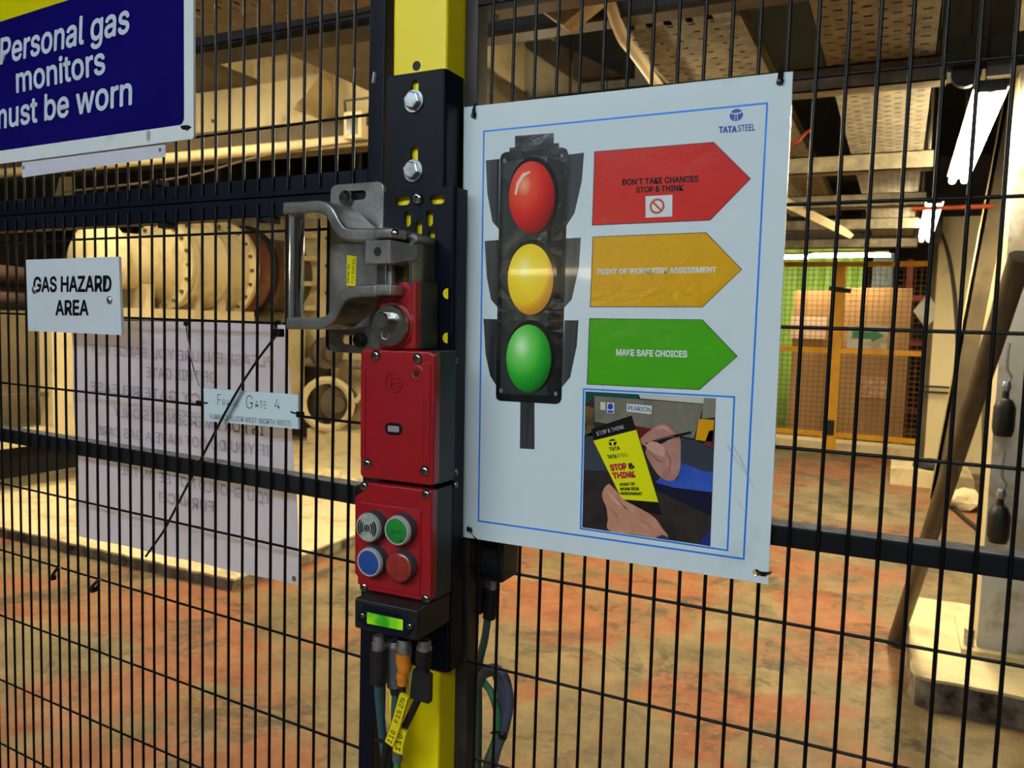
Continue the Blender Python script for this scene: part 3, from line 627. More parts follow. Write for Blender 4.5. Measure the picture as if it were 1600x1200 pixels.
obj('stile_hole', lean_box(-.1938, -.1933, .009, .0135, 1.188, 1.196, .010, 0), holed_m, pan)

# ================================================================== SIGNS ON THE GATE
def panel_sheet(bm_pts, y0, y1): return prism(NB(), bm_pts, y0, y1)
def letters(fr, parent, body, bl, br, tl, d, mt, bold=0, name='lettering', spacing=1, mirror=False):
    a, b, c = fr.px(*bl, d), fr.px(*br, d), fr.px(*tl, d)
    if mirror: pass
    return obj(name, lettering(body, a, b, c, -d-.00025, bold, spacing), mt, parent, smooth=False)

blue_m = M('dark_blue_print', (18, 12, 104), .22, col2=(14, 8, 92), scale=9, coat=.3)
yel_m = M('yellow_print', (216, 204, 0), .3)
white_letter = M('white_letters', (206, 216, 226), .35)
# ---- blue notice
S1 = Frame(GF.m @ Vector((-.54, -.0022, 1.650)), GA)
t = thing('safety_notice', 'large blue and yellow notice saying personal gas monitors must be worn', 'sign', S1.m)
obj('panel', panel_sheet(rrect(-.255, .2525, 0, .42, .003), -.003, 0), signw, t)
obj('blue_field', panel_sheet(rrect(-.237, .2365, .0175, .40, .008), -.0032, -.0029), blue_m, t)
q0, q1 = S1.px(0, 34, .0033), S1.px(107, 0, .0033); sl = (q1[1]-q0[1])/(q1[0]-q0[0])
obj('yellow_field', panel_sheet([(-.237, q0[1]+sl*(-.237-q0[0])), q1, (q1[0]+.02, q1[1]+.03), (q1[0]+.02, .40), (-.237, .40)], -.0034, -.0031), yel_m, t)
for s_, bl, br, tl in (('Personal gas', (1, 100), (201, 50), (2, 61)), ('monitors', (26.5, 144.5), (164, 114), (25.5, 107)), ('must be worn', (-12, 203), (205.5, 162.5), (-12, 166))):
    letters(S1, t, s_, bl, br, tl, .0034, white_letter, .034)
obj('corner_mark', panel_sheet(circ(*S1.px(232, 212, .0031), .004, 10, .007), -.0031, -.003), M('smudge', (160, 160, 156), .6), t)
# ---- thin white strip behind it
S2 = Frame(GF.m @ Vector((-.49, -.0017, 1.6300)), GA)
t = thing('paper_strip', 'plain white card showing below the blue notice', 'card', S2.m)
obj('card', panel_sheet([(-.149, -.0015), (.149, .004), (.149, .20), (-.149, .20)], -.0004, 0), M('white_card', (214, 214, 224), .6, col2=(196, 196, 206), scale=6), t)
for px, py in ((37, 262), (250, 234)): obj('punched_hole', panel_sheet(circ(*S2.px(px, py, .0005), .0024, 12), -.0006, -.0003), M('hole_brown', (90, 80, 66), .6), t)
# ---- gas hazard sign
S3 = Frame(GF.m @ Vector((-.5295, -.0020, 1.4195)), GA)
t = thing('hazard_sign', 'white sign reading gas hazard area wired to the gate', 'sign', S3.m)
g = [S3.px(*p, .004) for p in ((40.5, 406), (185.5, 401), (190, 523.5), (44, 517))]
obj('panel', panel_sheet(g, -.004, -.0004), M('scuffed_white_panel', (214, 222, 228), .4, col2=(150, 158, 162), scale=26, amt=.78, sharp=.06), t)
letters(S3, t, 'GAS HAZARD', (53, 455.5), (173.5, 455), (53, 433.5), .0041, printk, .05); letters(S3, t, 'AREA', (87.5, 492), (138, 492), (87.5, 470), .0041, printk, .05)
for px, py in ((54, 453), (171.5, 469)):
    x, z = S3.px(px, py, .004); obj('rivet', lathe(NB(), (x, -.004, z), (0, -1, 0), [(0, .0055), (.0012, .005), (.0022, .003), (.0024, 0)], 14), zinc, t)
# ---- gate name plate
S4 = Frame(GF.m @ Vector((-.197, -.0020, 1.3260)), GA)
t = thing('name_plate', 'small pale plate reading frank gate 4 with thin black letters', 'sign', S4.m)
g = [S4.px(*p, .0035) for p in ((318, 606.5), (466, 617), (466, 670.5), (319, 657.5))]
obj('panel', panel_sheet(g, -.0035, -.0004), M('pale_blue_plate', (206, 222, 226), .3), t)
for s_, bl, br, tl in (('F', (340, 633.6), (346, 634), (340, 615)), ('RANK', (348, 634), (373.5, 636.4), (348, 623.5)), ('G', (384.5, 638.6), (395, 639.3), (384.5, 617)), ('ATE', (398.5, 637.6), (417, 639.2), (398.5, 625.5)), ('4', (429, 639), (437, 639.8), (429, 622)),
                       ('FURNACE FLOOR WEST (NORTH WEST)', (328.7, 654.6), (454.5, 666), (328.7, 646.8))):
    letters(S4, t, s_, bl, br, tl, .0036, printk, -.016 if len(s_) < 6 else -.006, spacing=1.1 if len(s_) == 4 else 1)
# ---- laminated sheet hung on the far side; its print shows through reversed
S5 = Frame(GF.m @ Vector((-.345, .0256, 1.1450)), GA)
sheet_m = see_through(M('laminated_sheet', (238, 238, 252), .28, bump=.10, bscale=14, coat=.3), .55)
t = thing('laminated_notice', 'white laminated notice on the far side of the gate with reversed faint writing', 'notice', S5.m)
g = [S5.px(*p, 0) for p in ((107, 500), (443, 505), (466.5, 916), (117, 838))]
bm = NB(); n = 26; m_ = 18; rows = []
for j in range(m_+1):
    v = j/m_; row = []
    for i in range(n+1):
        u = i/n; x = (g[0][0]*(1-u)+g[1][0]*u)*(1-v)+(g[3][0]*(1-u)+g[2][0]*u)*v; z = (g[0][1]*(1-u)+g[1][1]*u)*(1-v)+(g[3][1]*(1-u)+g[2][1]*u)*v
        row.append(bm.verts.new((x, .0015*math.sin(u*19+v*3)+.0012*math.sin(v*13+u*5)+.003, z)))
    rows.append(row)
for j in range(m_):
    for i in range(n): bm.faces.new((rows[j][i], rows[j+1][i], rows[j+1][i+1], rows[j][i+1]))
bmesh.ops.solidify(bm, geom=bm.faces[:], thickness=-.0004)
obj('sheet', bm, sheet_m, t)
pp = see_through(M('faint_purple_print', (206, 198, 216), .5), .5); pr_ = see_through(M('faint_pink_print', (222, 204, 218), .5), .5)
for s_, R_, L_ in (('PLEASE ENSURE YOU BADGE OUT', (427, 574), (141, 552.5)), ('OF THIS GATE', (339, 599), (229, 589.5)), ('EMERGENCY GATE RELEASE', (421, 645), (142, 611)),
                   ('IS FOR EMERGENCIES ONLY', (413, 681), (178, 650)), ('IF YOU DO NOT HAVE A GAS CARD', (422, 713.5), (151, 679)), ('YOU SHOULD NOT BE ON THE', (425, 789), (190, 741)), ('FURNACE!', (334, 801), (249, 784))):
    a, b, c = S5.px(*R_, .0004), S5.px(*L_, .0004), S5.px(R_[0]-.4, R_[1]-17.5, .0004)
    obj('reversed_lettering', lettering(s_, a, b, c, -.0006, .004), pr_ if s_.startswith('PLEASE') else pp, t, smooth=False)
obj('eyelet', panel_sheet(circ(*S5.px(460, 904, 0), .0032, 12), -.0009, -.0003), M('brown_hole', (120, 100, 70), .6), t)

# ---- cable ties on the gate
def tie(label, fr, pts, d, wid=.0022, head=None, th=.0007):
    """pts: pixel path or (px,py,depth)"""
    P = []
    for p in pts:
        dd = p[2] if len(p) > 2 else d; x, z = fr.px(p[0], p[1], dd); P.append(Vector((x, -dd, z)))
    t = thing('cable_tie', label, 'cable tie', fr.m @ Matrix.Translation(P[0]))
    P = [p-P[0] for p in P] if True else P
    obj('strap', tube(NB(), P, .001, flat=(th, wid)), tie_m, t)
    if head is not None:
        x, z = fr.px(head[0], head[1], head[2] if len(head) > 2 else d); o0 = t.matrix_world.inverted() @ (fr.m @ Vector((x, -(head[2] if len(head) > 2 else d), z)))
        s = head[3] if len(head) > 3 else .0042
        obj('head', box(o0.x-s, o0.x+s, o0.y-s*.7, o0.y+s*.7, o0.z-s*.8, o0.z+s*.8, .001), tie_m, t)
    return t
tie('long black cable tie tail slanting across the gate name plate', GF, [(437, 516, .004), (430, 526, .007), (400, 566, .010), (360, 630, .012), (300, 745, .012), (260, 822, .011), (250, 838, .012), (228, 869, .018)], .01, .0021, (435, 520, .006, .0055), th=.0013)
tie('short black loop tying the laminated notice to the gate beside the grip', GF, [(441, 506, .003), (437, 503, .004), (431, 506, .004), (432, 518, .004), (440, 524, .003)], .003, .002)
tie('thin curved black tie tail hanging on the laminated notice', GF, [(291, 506, .003), (292, 520, .006), (297, 552, .008), (304, 582, .007), (311, 603, .006)], .005, .0007, (291.5, 506, .003, .0032), th=.0007)
tie('black tie at the left end of the gate name plate', GF, [(326, 631, .0045), (318, 631, .0045), (309, 630, .004)], .0045, .0022, (312, 630, .004, .0040))
tie('black tie at the right end of the gate name plate', GF, [(455, 645, .0045), (462, 647, .0045), (474, 648, .004)], .0045, .0022, (469, 647.5, .004, .0040))
tie('black tie stub through the corner of the blue notice', GF, [(284, 200, .006), (292, 199, .0065), (301, 202, .003)], .006, .0025, (292, 199.5, .006, .0032))
tie('left of two cut black ties on the lower gate wire', GF, [(94, 887, .004), (88, 890, .006), (80, 903, .006), (79, 906, .004), (84, 898, -.004)], .005, .002, (82, 902, .004, .0045))
tie('right of two cut black ties on the lower gate wire', GF, [(157, 906, .004), (151, 909, .006), (142, 920, .006), (146, 924, .004), (154, 914, -.004)], .005, .002, (146, 920, .004, .0045))

# ================================================================== TRAFFIC LIGHT POSTER
PF = Frame((-.0515, -.0020, 1.2366), 0, -.011)
poster = thing('safety_poster', 'white safety poster with a traffic light and three coloured arrows', 'poster', PF.m)
D0 = .0032
g = [PF.px(*p, D0) for p in ((725, 167.5), (1239, 111.5), (1200, 913), (720, 838.5))]
hp = [PF.px(*p, D0) for p in ((740, 180), (1219, 128), (734, 829), (1182, 895))]
obj('board', holed(g, [circ(x, z, .0032, 12) for x, z in hp], -D0, 0), M('poster_gloss_white', (214, 226, 230), .16, col2=(196, 208, 208), scale=13, amt=.70, sharp=.12, bump=.018, bscale=45, coat=.4), poster)
LY = [0]
def flatp(name, pts, mt, layer=1, conv=True, fr=PF, parent=poster, d=None):
    dd = D0 if d is None else d; q = fr.poly(pts, dd) if conv else pts
    return obj(name, prism(NB(), q, -dd-.00012*layer, -dd), mt, parent, smooth=False)
def ringp(name, pts, w_, mt, layer=1):
    q = PF.poly(pts, D0); cx = sum(p[0] for p in q)/len(q); cz = sum(p[1] for p in q)/len(q)
    def inset(p): return (p[0]-math.copysign(w_, p[0]-cx), p[1]-math.copysign(w_, p[1]-cz))
    return obj(name, holed(q, [[inset(p) for p in q]], -D0-.00012*layer, -D0), mt, poster, smooth=False)
blin = M('blue_border_print', (0, 126, 232), .35)
ringp('blue_border', [(755, 204), (1200.5, 159.5), (1163.5, 875), (746.5, 815)], .0016, blin)
ringp('photo_border', [(911, 606.5), (1149, 619), (1138, 861.5), (906, 827)], .0015, blin)
def A(pts, ox, oy, s): return [(ox+x/s, oy+y/s) for x, y in pts]
k_line = M('arrow_outline', (30, 30, 50), .3)
arrows = {'red_arrow': ([(82, 157), (585, 117), (742, 271), (570, 446), (72, 467)], M('print_red', (206, 42, 34), .2, coat=.3, bump=.07, bscale=70)),
          'yellow_arrow': ([(75, 520), (553, 502), (704, 657), (537, 816), (63, 815)], M('print_amber', (222, 164, 0), .2, coat=.3, bump=.12, bscale=80)),
          'green_arrow': ([(60, 868), (537, 873), (686, 1027), (524, 1168), (50, 1145)], M('print_green', (70, 164, 16), .2, coat=.3, bump=.07, bscale=70))}
for nm, (pts, mt) in arrows.items():
    q = A(pts, 900, 180, 2.727); cx = sum(p[0] for p in q)/5; cy = sum(p[1] for p in q)/5
    flatp(nm, [(cx+(x-cx)*1.012, cy+(y-cy)*1.02) for x, y in q], k_line, 1); flatp(nm, q, mt, 2)
wt_p = M('white_print', (214, 222, 218), .3)
def ptext(s_, bl, br, cap, mt, o=(900, 180, 2.727), bold=.06, layer=3, up=(0, -1), spacing=1):
    a = (o[0]+bl[0]/o[2], o[1]+bl[1]/o[2]); b = (o[0]+br[0]/o[2], o[1]+br[1]/o[2]); c = (a[0]+up[0]*cap/o[2], a[1]+up[1]*cap/o[2])
    q = [PF.px(*p, D0) for p in (a, b, c)]
    obj('lettering', lettering(s_, *q, -D0-.00012*layer, bold, spacing), mt, poster, smooth=False)
ptext("DON'T TAKE CHANCES", (199, 298), (522, 283), 24, printk); ptext('STOP & THINK', (257, 330), (457, 321), 23, printk)
ptext('POINT OF WORK RISK ASSESSMENT', (92, 677), (598, 669), 21, wt_p); ptext('MAKE SAFE CHOICES', (173, 1023), (473, 1031), 25, wt_p)
flatp('sticker', A([(297, 346), (411, 339), (410, 432), (297, 437)], 900, 180, 2.727), wt_p, 3)
c0 = PF.px(900+346/2.727, 180+388/2.727, D0); rr = abs(PF.px(900+378/2.727, 180+388/2.727, D0)[0]-c0[0])
noe = M('prohibition_red', (200, 60, 40), .3)
obj('prohibition_ring', holed(circ(*c0, rr), [circ(*c0, rr*.72)], -D0-.00012*4, -D0), noe, poster, smooth=False)
sb = rr*.13; cs = .7071
obj('prohibition_bar', prism(NB(), [(c0[0]+cs*(a*rr*.8)+cs*b*sb, c0[1]-cs*(a*rr*.8)+cs*b*sb) for a, b in ((-1, -1), (1, -1), (1, 1), (-1, 1))], -D0-.00012*4, -D0), noe, poster, smooth=False)
# logo
lb = M('logo_blue', (24, 60, 160), .3); o7 = (700, 0, 2.963)
c1 = PF.px(1150.5, 180, D0); r1 = abs(PF.px(1161, 179, D0)[0]-c1[0])
flatp('logo_disc', circ(*c1, r1, 28, r1*.92), lb, 2, conv=False)
for pts in ([(-1, .42), (-.5, .22), (0, .16), (0, .34), (-.45, .36), (-.95, .56)], [(1, .42), (.5, .22), (0, .16), (0, .34), (.45, .36), (.95, .56)], [(-.32, -1), (-.2, -1), (-.09, .2), (-.16, .2)], [(.32, -1), (.2, -1), (.09, .2), (.16, .2)]):
    flatp('logo_stroke', [(c1[0]+x*r1, c1[1]+y*r1*.92) for x, y in pts], wt_p, 3, conv=False)
ptext('TATA', (1256, 615), (1336, 612), 27, lb, o7, .08); ptext('STEEL', (1343, 610), (1421, 604), 30, lb, o7, .02)
# traffic light print
o2 = (720, 180, 2.222)
def grad(name, stops, centre=(.5, .5), scale=1.0):
    """printed round shading of a lamp lens"""
    m = bpy.data.materials.new(name); m.use_nodes = True; nt = m.node_tree; p = nt.nodes['Principled BSDF']; L = nt.links.new
    tc = nt.nodes.new('ShaderNodeTexCoord'); mp = nt.nodes.new('ShaderNodeMapping'); mp.inputs['Location'].default_value = (-centre[0]*scale, 0, -centre[1]*scale); mp.inputs['Scale'].default_value = (scale, 0, scale)
    L(tc.outputs['Generated'], mp.inputs[0]); ln = nt.nodes.new('ShaderNodeVectorMath'); ln.operation = 'LENGTH'; L(mp.outputs[0], ln.inputs[0])
    r = nt.nodes.new('ShaderNodeValToRGB'); L(ln.outputs['Value'], r.inputs[0])
    e = r.color_ramp.elements; e[0].position = stops[0][0]; e[0].color = lin(stops[0][1]); e[1].position = stops[-1][0]; e[1].color = lin(stops[-1][1])
    for pos, c in stops[1:-1]: q = e.new(pos); q.color = lin(c)
    L(r.outputs[0], p.inputs['Base Color']); p.inputs['Roughness'].default_value = .16; p.inputs['Coat Weight'].default_value = .4; return m
tl_body = M('print_charcoal', (40, 48, 48), .22, coat=.3, bump=.09, bscale=70); tl_dark = M('print_black', (15, 17, 19), .22, coat=.3, bump=.09, bscale=70)
tl_hood = M('print_grey_hood', (40, 43, 46), .18, col2=(92, 96, 100), scale=60, amt=.62, sharp=.2, stretch=(1, 1, .05), coat=.4)
for pts in ([(87, 157), (135, 152), (132, 395), (110, 370), (92, 270)], [(372, 137), (428, 130), (420, 230), (395, 340), (364, 388)], [(83, 437), (132, 433), (130, 670), (105, 640), (90, 560)], [(366, 428), (417, 425), (410, 530), (385, 640), (356, 672)], [(79, 707), (128, 708), (124, 940), (102, 905), (86, 830)], [(360, 712), (409, 712), (403, 800), (380, 910), (347, 950)]):
    flatp('printed_hood', A(pts, *o2), tl_hood, 1)
flatp('printed_pole', A([(207, 985), (256, 987), (256, 1160), (205, 1157)], *o2), tl_hood, 1)
flatp('printed_cap', A([(188, 72), (323, 62), (323, 98), (341, 97), (341, 118), (168, 130), (170, 113), (188, 111)], *o2), tl_body, 1)
flatp('printed_housing', A([(137, 150), (142, 136), (156, 128), (352, 112), (368, 118), (374, 136), (350, 985), (344, 998), (332, 1003), (136, 992), (124, 985), (122, 970)], *o2), tl_dark, 2)
flatp('printed_housing', A([(150, 160), (360, 142), (336, 975), (138, 966)], *o2), tl_body, 3)
flatp('printed_housing', A([(300, 148), (360, 142), (336, 975), (300, 973)], *o2), tl_dark, 4)
for (cx, cy, rx, ry), stops, ctr in (((248, 286, 80, 126), [(0, (255, 176, 140)), (.16, (238, 92, 66)), (.4, (220, 46, 40)), (.62, (170, 26, 28)), (.75, (110, 14, 20))], (.33, .68)),
                                ((243, 570, 79, 123), [(0, (255, 246, 150)), (.2, (255, 226, 40)), (.5, (250, 206, 20)), (.58, (226, 160, 24)), (.75, (170, 110, 20))], (.36, .66)),
                                ((237, 845, 78, 118), [(0, (214, 250, 200)), (.2, (120, 214, 100)), (.45, (40, 168, 40)), (.62, (22, 130, 34)), (.75, (8, 84, 20))], (.34, .68))):
    flatp('printed_lens_rim', A(circ(cx+6, cy-8, rx+7, 36, ry+8), *o2), M('lens_rim_print', (4, 5, 6), .18, coat=.4), 5)
    flatp('printed_lens', A(circ(cx, cy, rx, 36, ry), *o2), grad('printed_lens_%d' % cx, stops, ctr), 6)
flatp('printed_gloss', A([(188, 275), (195, 235), (215, 203), (242, 194), (242, 200), (220, 214), (204, 240), (194, 278)], *o2), M('print_pink_gloss', (250, 206, 190), .2), 7)
for x, y in ((153, 158), (352, 142), (140, 956), (330, 967)): flatp('printed_screw', A(circ(x, y, 6, 10, 8), *o2), M('print_screw', (110, 116, 120), .2), 5)
# printed photograph
o3 = (880, 590, 3.635)
def ph(nm, pts, col, layer, **k):
    if nm in ('photo_hand', 'photo_finger', 'photo_cuff'):
        S = spline([(x, y, 0) for x, y in pts+pts[:1]], 5)[:-1]; pts = [(p.x, p.y) for p in S]
    flatp(nm, A(pts, *o3), M('photo_%d_%d_%d' % col, col, .2, coat=.3, **k), layer)
def stroke(pts, w_, col, layer):
    S = spline([(x, y, 0) for x, y in pts], 5); Lf = []; Rt = []
    for i, p in enumerate(S):
        d = (S[min(i+1, len(S)-1)]-S[max(i-1, 0)]).normalized(); n = Vector((-d.y, d.x, 0))*w_*max(.15, math.sin(math.pi*i/(len(S)-1))); Lf.append(((p+n).x, (p+n).y)); Rt.append(((p-n).x, (p-n).y))
    ph('photo_crease', Lf+Rt[::-1], col, layer)
ph('photo_ground', [(127, 78), (868, 118), (836, 957), (108, 850)], (38, 33, 33), 1, col2=(54, 46, 42), scale=40)
ph('photo_patch', [(127, 78), (430, 96), (425, 128), (180, 108), (125, 150)], (22, 74, 68), 2)
ph('photo_patch', [(126, 160), (175, 170), (172, 330), (122, 330)], (120, 92, 40), 2, col2=(60, 50, 40), scale=120)
ph('photo_patch', [(178, 104), (800, 152), (742, 345), (430, 290), (180, 250)], (128, 122, 106), 3, col2=(108, 102, 88), scale=60)
ph('photo_patch', [(430, 96), (800, 115), (798, 148), (440, 118)], (196, 198, 184), 4)
ph('photo_patch', [(800, 115), (868, 118), (864, 225), (788, 235)], (128, 124, 108), 4)
ph('photo_patch', [(772, 235), (858, 240), (848, 365), (752, 352)], (214, 150, 8), 5)
ph('photo_patch', [(405, 272), (560, 300), (520, 330), (420, 330)], (96, 28, 30), 4); ph('photo_patch', [(830, 300), (858, 300), (852, 400), (800, 380)], (110, 40, 36), 5)
ph('photo_patch', [(120, 330), (180, 300), (260, 530), (116, 525)], (58, 64, 74), 2); ph('photo_patch', [(660, 340), (760, 360), (852, 410), (850, 540), (790, 530), (670, 480)], (52, 58, 68), 4)
ph('photo_sleeve', [(668, 480), (790, 530), (852, 538), (845, 650), (800, 690), (700, 660), (520, 600), (560, 560), (650, 575)], (38, 66, 150), 5, col2=(58, 92, 190), scale=50)
ph('photo_sleeve', [(510, 590), (620, 622), (845, 650), (838, 785), (760, 745), (640, 690), (530, 640)], (20, 24, 48), 6)
ph('photo_sleeve', [(838, 850), (836, 957), (770, 945)], (30, 44, 110), 5)
ph('photo_hand', [(440, 345), (480, 310), (530, 275), (572, 262), (610, 283), (640, 318), (666, 350), (668, 440), (664, 520), (640, 572), (600, 586), (550, 560), (505, 500), (470, 430), (474, 395), (445, 372)], (186, 136, 120), 7, col2=(160, 108, 96), scale=70)
ph('photo_pen', [(470, 372), (560, 340), (725, 304), (732, 316), (600, 352), (560, 376), (480, 386)], (20, 20, 24), 8)
ph('photo_finger', [(468, 385), (500, 362), (545, 372), (580, 404), (570, 446), (530, 436), (490, 410)], (202, 152, 134), 9)
ph('photo_booklet', [(160, 292), (390, 214), (414, 292), (560, 778), (400, 748), (340, 690), (176, 356)], (22, 18, 20), 8)
ph('photo_booklet', [(174, 358), (416, 296), (541, 706), (336, 690)], (228, 226, 12), 9)
ph('photo_hand', [(262, 602), (300, 640), (345, 690), (400, 722), (470, 760), (525, 800), (560, 850), (590, 912), (420, 890), (264, 866), (256, 800), (247, 735), (228, 690), (224, 655), (240, 620)], (206, 150, 124), 10, col2=(184, 126, 102), scale=60)
stroke([(515, 365), (560, 345), (620, 335), (664, 350)], 4, (120, 78, 68), 10); stroke([(580, 410), (610, 470), (600, 540)], 5, (146, 96, 86), 8); stroke([(530, 290), (575, 282), (625, 318)], 4, (214, 166, 148), 8); stroke([(500, 430), (540, 470), (580, 480)], 4, (140, 92, 84), 8)
stroke([(300, 660), (335, 720), (390, 760)], 4, (168, 112, 92), 11); stroke([(258, 745), (300, 770), (320, 830)], 4, (168, 112, 92), 11); stroke([(250, 640), (290, 690), (350, 735), (420, 765)], 5, (222, 172, 146), 11); stroke([(420, 800), (480, 830), (530, 880)], 6, (176, 120, 98), 11)
ph('photo_cuff', [(525, 906), (572, 892), (604, 920)], (44, 56, 96), 11)
ph('photo_sign', [(363, 148), (505, 160), (500, 207), (362, 192)], (214, 222, 222), 5); ph('photo_sign', [(212, 138), (240, 140), (240, 184), (212, 182)], (206, 206, 190), 5)
ph('photo_sign', [(250, 140), (291, 143), (289, 204), (249, 200)], (196, 206, 226), 5); ph('photo_sign', circ(269, 164, 15, 14, 18), (40, 60, 150), 6); ph('photo_sign', [(254, 186), (286, 188), (285, 200), (254, 198)], (40, 60, 150), 6)
dk = M('photo_text_dark', (24, 24, 30), .2); up2 = (-.42, -1)
def pt2(s_, bl, br, cap, mt, bold=.04, up=(-.28, -.96)): ptext(s_, bl, br, cap, mt, o3, bold, 12, up)
ptext('PEARSON', (371, 184), (496, 196), 26, M('pearson_blue', (40, 70, 110), .2), o3, .02, 7)
pt2('STOP & THINK', (196, 330), (350, 288), 22, M('photo_text_white', (220, 220, 220), .2), -.004)
ph('photo_logo', circ(283, 368, 23, 20, 20), (24, 24, 26), 11); ph('photo_logo', [(262, 362), (304, 356), (304, 362), (288, 366), (290, 386), (280, 387), (277, 367), (263, 369)], (228, 226, 13), 12)
pt2('TATA', (268, 416), (327, 408), 20, dk, .06); pt2('TATA', (258, 460), (308, 455), 20, dk, .06); pt2('STEEL', (313, 454), (374, 444), 20, dk, 0)
pt2('STOP', (277, 528), (366, 518), 34, M('photo_text_red', (176, 34, 60), .2), .09); pt2('&', (378, 517), (410, 512), 30, dk, .08); pt2('THINK', (290, 572), (414, 562), 32, M('photo_text_red', (176, 34, 60), .2), .09)
pt2('POINT OF', (328, 614), (411, 610), 16, dk, .06); pt2('WORK RISK', (328, 639), (436, 637), 16, dk, .06); pt2('ASSESSMENT', (330, 663), (454, 666), 16, dk, .06)
# scuffs at the right edge of the poster
sc_m = M('grey_scuff', (164, 170, 164), .5)
for x0, y0, x1, y1, w_ in ((930, 385, 1040, 560, 5), (960, 375, 1060, 590, 4), (1000, 440, 1085, 640, 4), (985, 690, 1035, 765, 2)):
    flatp('scuff', A([(x0, y0), (x0+w_, y0-2), (x1+1, y1), (x1, y1+2)], *o3), sc_m, 1)
# ties
tie('black tie through the top left hole of the poster', PF, [(742, 163, .001), (740, 170, .0045), (740, 180, .0055), (741, 184, .003)], .0045, .0022)
tie('black tie through the top right hole of the poster', PF, [(1220, 106, .001), (1220, 114, .0045), (1219, 124, .0055), (1219, 131, .003)], .0045, .0026, (1219, 127, .0045, .0026))
tie('black tie through the bottom left hole of the poster', PF, [(732, 824, .002), (735, 831, .0052), (742, 840, .0055), (749, 846, .001)], .0045, .0022, (733, 827, .004, .0026))
tie('black tie through the bottom right hole of the poster', PF, [(1182, 893, .002), (1188, 896, .0052), (1197, 897, .0052), (1203, 896, -.001)], .0045, .0021)
# ================================================================== POST AND LOCK
LF = Frame((-.2265, 0, 0), 0, -.0125)           # leans a touch like the post
def LX(x, y, v): return LF.px(x, y, v)[0]
def LZ(x, y, v): return LF.px(x, y, v)[1]
post = thing('gate_post', 'bright yellow square gate post between gate and fixed panel', 'post', LF.m)
PX0, PX1 = LX(611, 60, .03), LX(692, 60, .03); PX0b, PX1b = LX(608, 1120, .03), LX(691, 1120, .03)
px0, px1 = (PX0+PX0b)/2, (PX1+PX1b)/2
obj('tube', box(px0, px1, -.03, .03, .008, 2.3, .0035, 3), yellowp, post)
obj('base_plate', box(px0-.04, px1+.04, -.07, .07, 0, .008), navy, post); obj('top_cap', box(px0, px1, -.03, .03, 2.3, 2.306, .002), blackp, post)
x_, z_ = LF.px(651, 103, .03); obj('fixing_hole', cyl(NB(), (x_, -.0303, z_), (x_, -.0298, z_), .0046, 16), holed_m, post)

def screw_mesh(r):
    bm = lathe(NB(), (0, 0, 0), (0, -1, 0), [(0, r), (r*.12, r), (r*.45, r*.86), (r*.62, r*.55), (r*.62, r*.42), (r*.62, r*.40)], 18); return mesh_of(bm, 'screw')
def recess_mesh(r):
    bm = lathe(NB(), (0, 0, 0), (0, -1, 0), [(r*.35, r*.41), (r*.60, r*.41), (r*.60, r*.2), (r*.5, 0)], 12); return mesh_of(bm, 'recess')
SM = {}
def screw(parent, x, z, v, r=.0048, mt=None, name='screw'):
    k = (round(r, 5), (mt or zinc).name)
    if k not in SM:
        a, b = screw_mesh(r), recess_mesh(r); a.materials.append(mt or steel2); b.materials.append(holed_m); SM[k] = (a, b)
    a, b = SM[k]; o = obj(name, a, None, parent); o.location = (x, -v, z)
    q = obj('socket', b, None, o); return o
def hexbolt(parent, x, z, v, r=.0085):
    o = obj('hex_bolt', lathe(NB(), (x, -v, z), (0, -1, 0), [(0, r*1.22), (.0016, r*1.22), (.0016, r), (.0062, r), (.0068, r*.86), (.0068, 0)], 6), zinc, parent, smooth=False)
    obj('washer', lathe(NB(), (x, -v, z), (0, -1, 0), [(0, r*.6), (0, r*1.25), (.0015, r*1.25), (.0015, r*.6)], 20), zinc, o)
    return o

def folded(bmouter, x0, x1, vf, z0, z1, holes, th, parent, name, mt, side=.0):
    me = holed(rrect(x0, x1-.003, z0, z1, .003), holes, -vf, -vf+th); o = obj(name, me, mt, parent)
    bm = NB(); n = 6; R = .0055; pts = [(x1-R-.0001, -vf)]
    for i in range(n+1): a = math.pi/2*i/n; pts.append((x1-R+R*math.sin(a), -vf+R-R*math.cos(a)))
    pts.append((x1, side)); inner = [(x-th if i > 1 else x, y+th if i < n else y) for i, (x, y) in enumerate(pts)]
    A_ = [bm.verts.new((x, y, z0)) for x, y in pts]; B_ = [bm.verts.new((x, y, z1)) for x, y in pts]
    C_ = [bm.verts.new((min(x, x1-th), max(y, -vf+th), z0)) for x, y in pts]; D_ = [bm.verts.new((min(x, x1-th), max(y, -vf+th), z1)) for x, y in pts]
    for i in range(len(pts)-1):
        bm.faces.new((A_[i], A_[i+1], B_[i+1], B_[i])); bm.faces.new((C_[i+1], C_[i], D_[i], D_[i+1]))
        bm.faces.new((A_[i], C_[i], C_[i+1], A_[i+1])); bm.faces.new((B_[i+1], D_[i+1], D_[i], B_[i]))
    bm.faces.new((A_[-1], C_[-1], D_[-1], B_[-1])); bmesh.ops.remove_doubles(bm, verts=bm.verts, dist=1e-5); bmesh.ops.recalc_face_normals(bm, faces=bm.faces)
    obj('side_flange', bm, mt, parent); return o
plate_m = M('navy_powder_coat', (5, 9, 21), .45, col2=(7, 12, 26), scale=60, amt=.5, bump=.03, bscale=900, spec=.18)
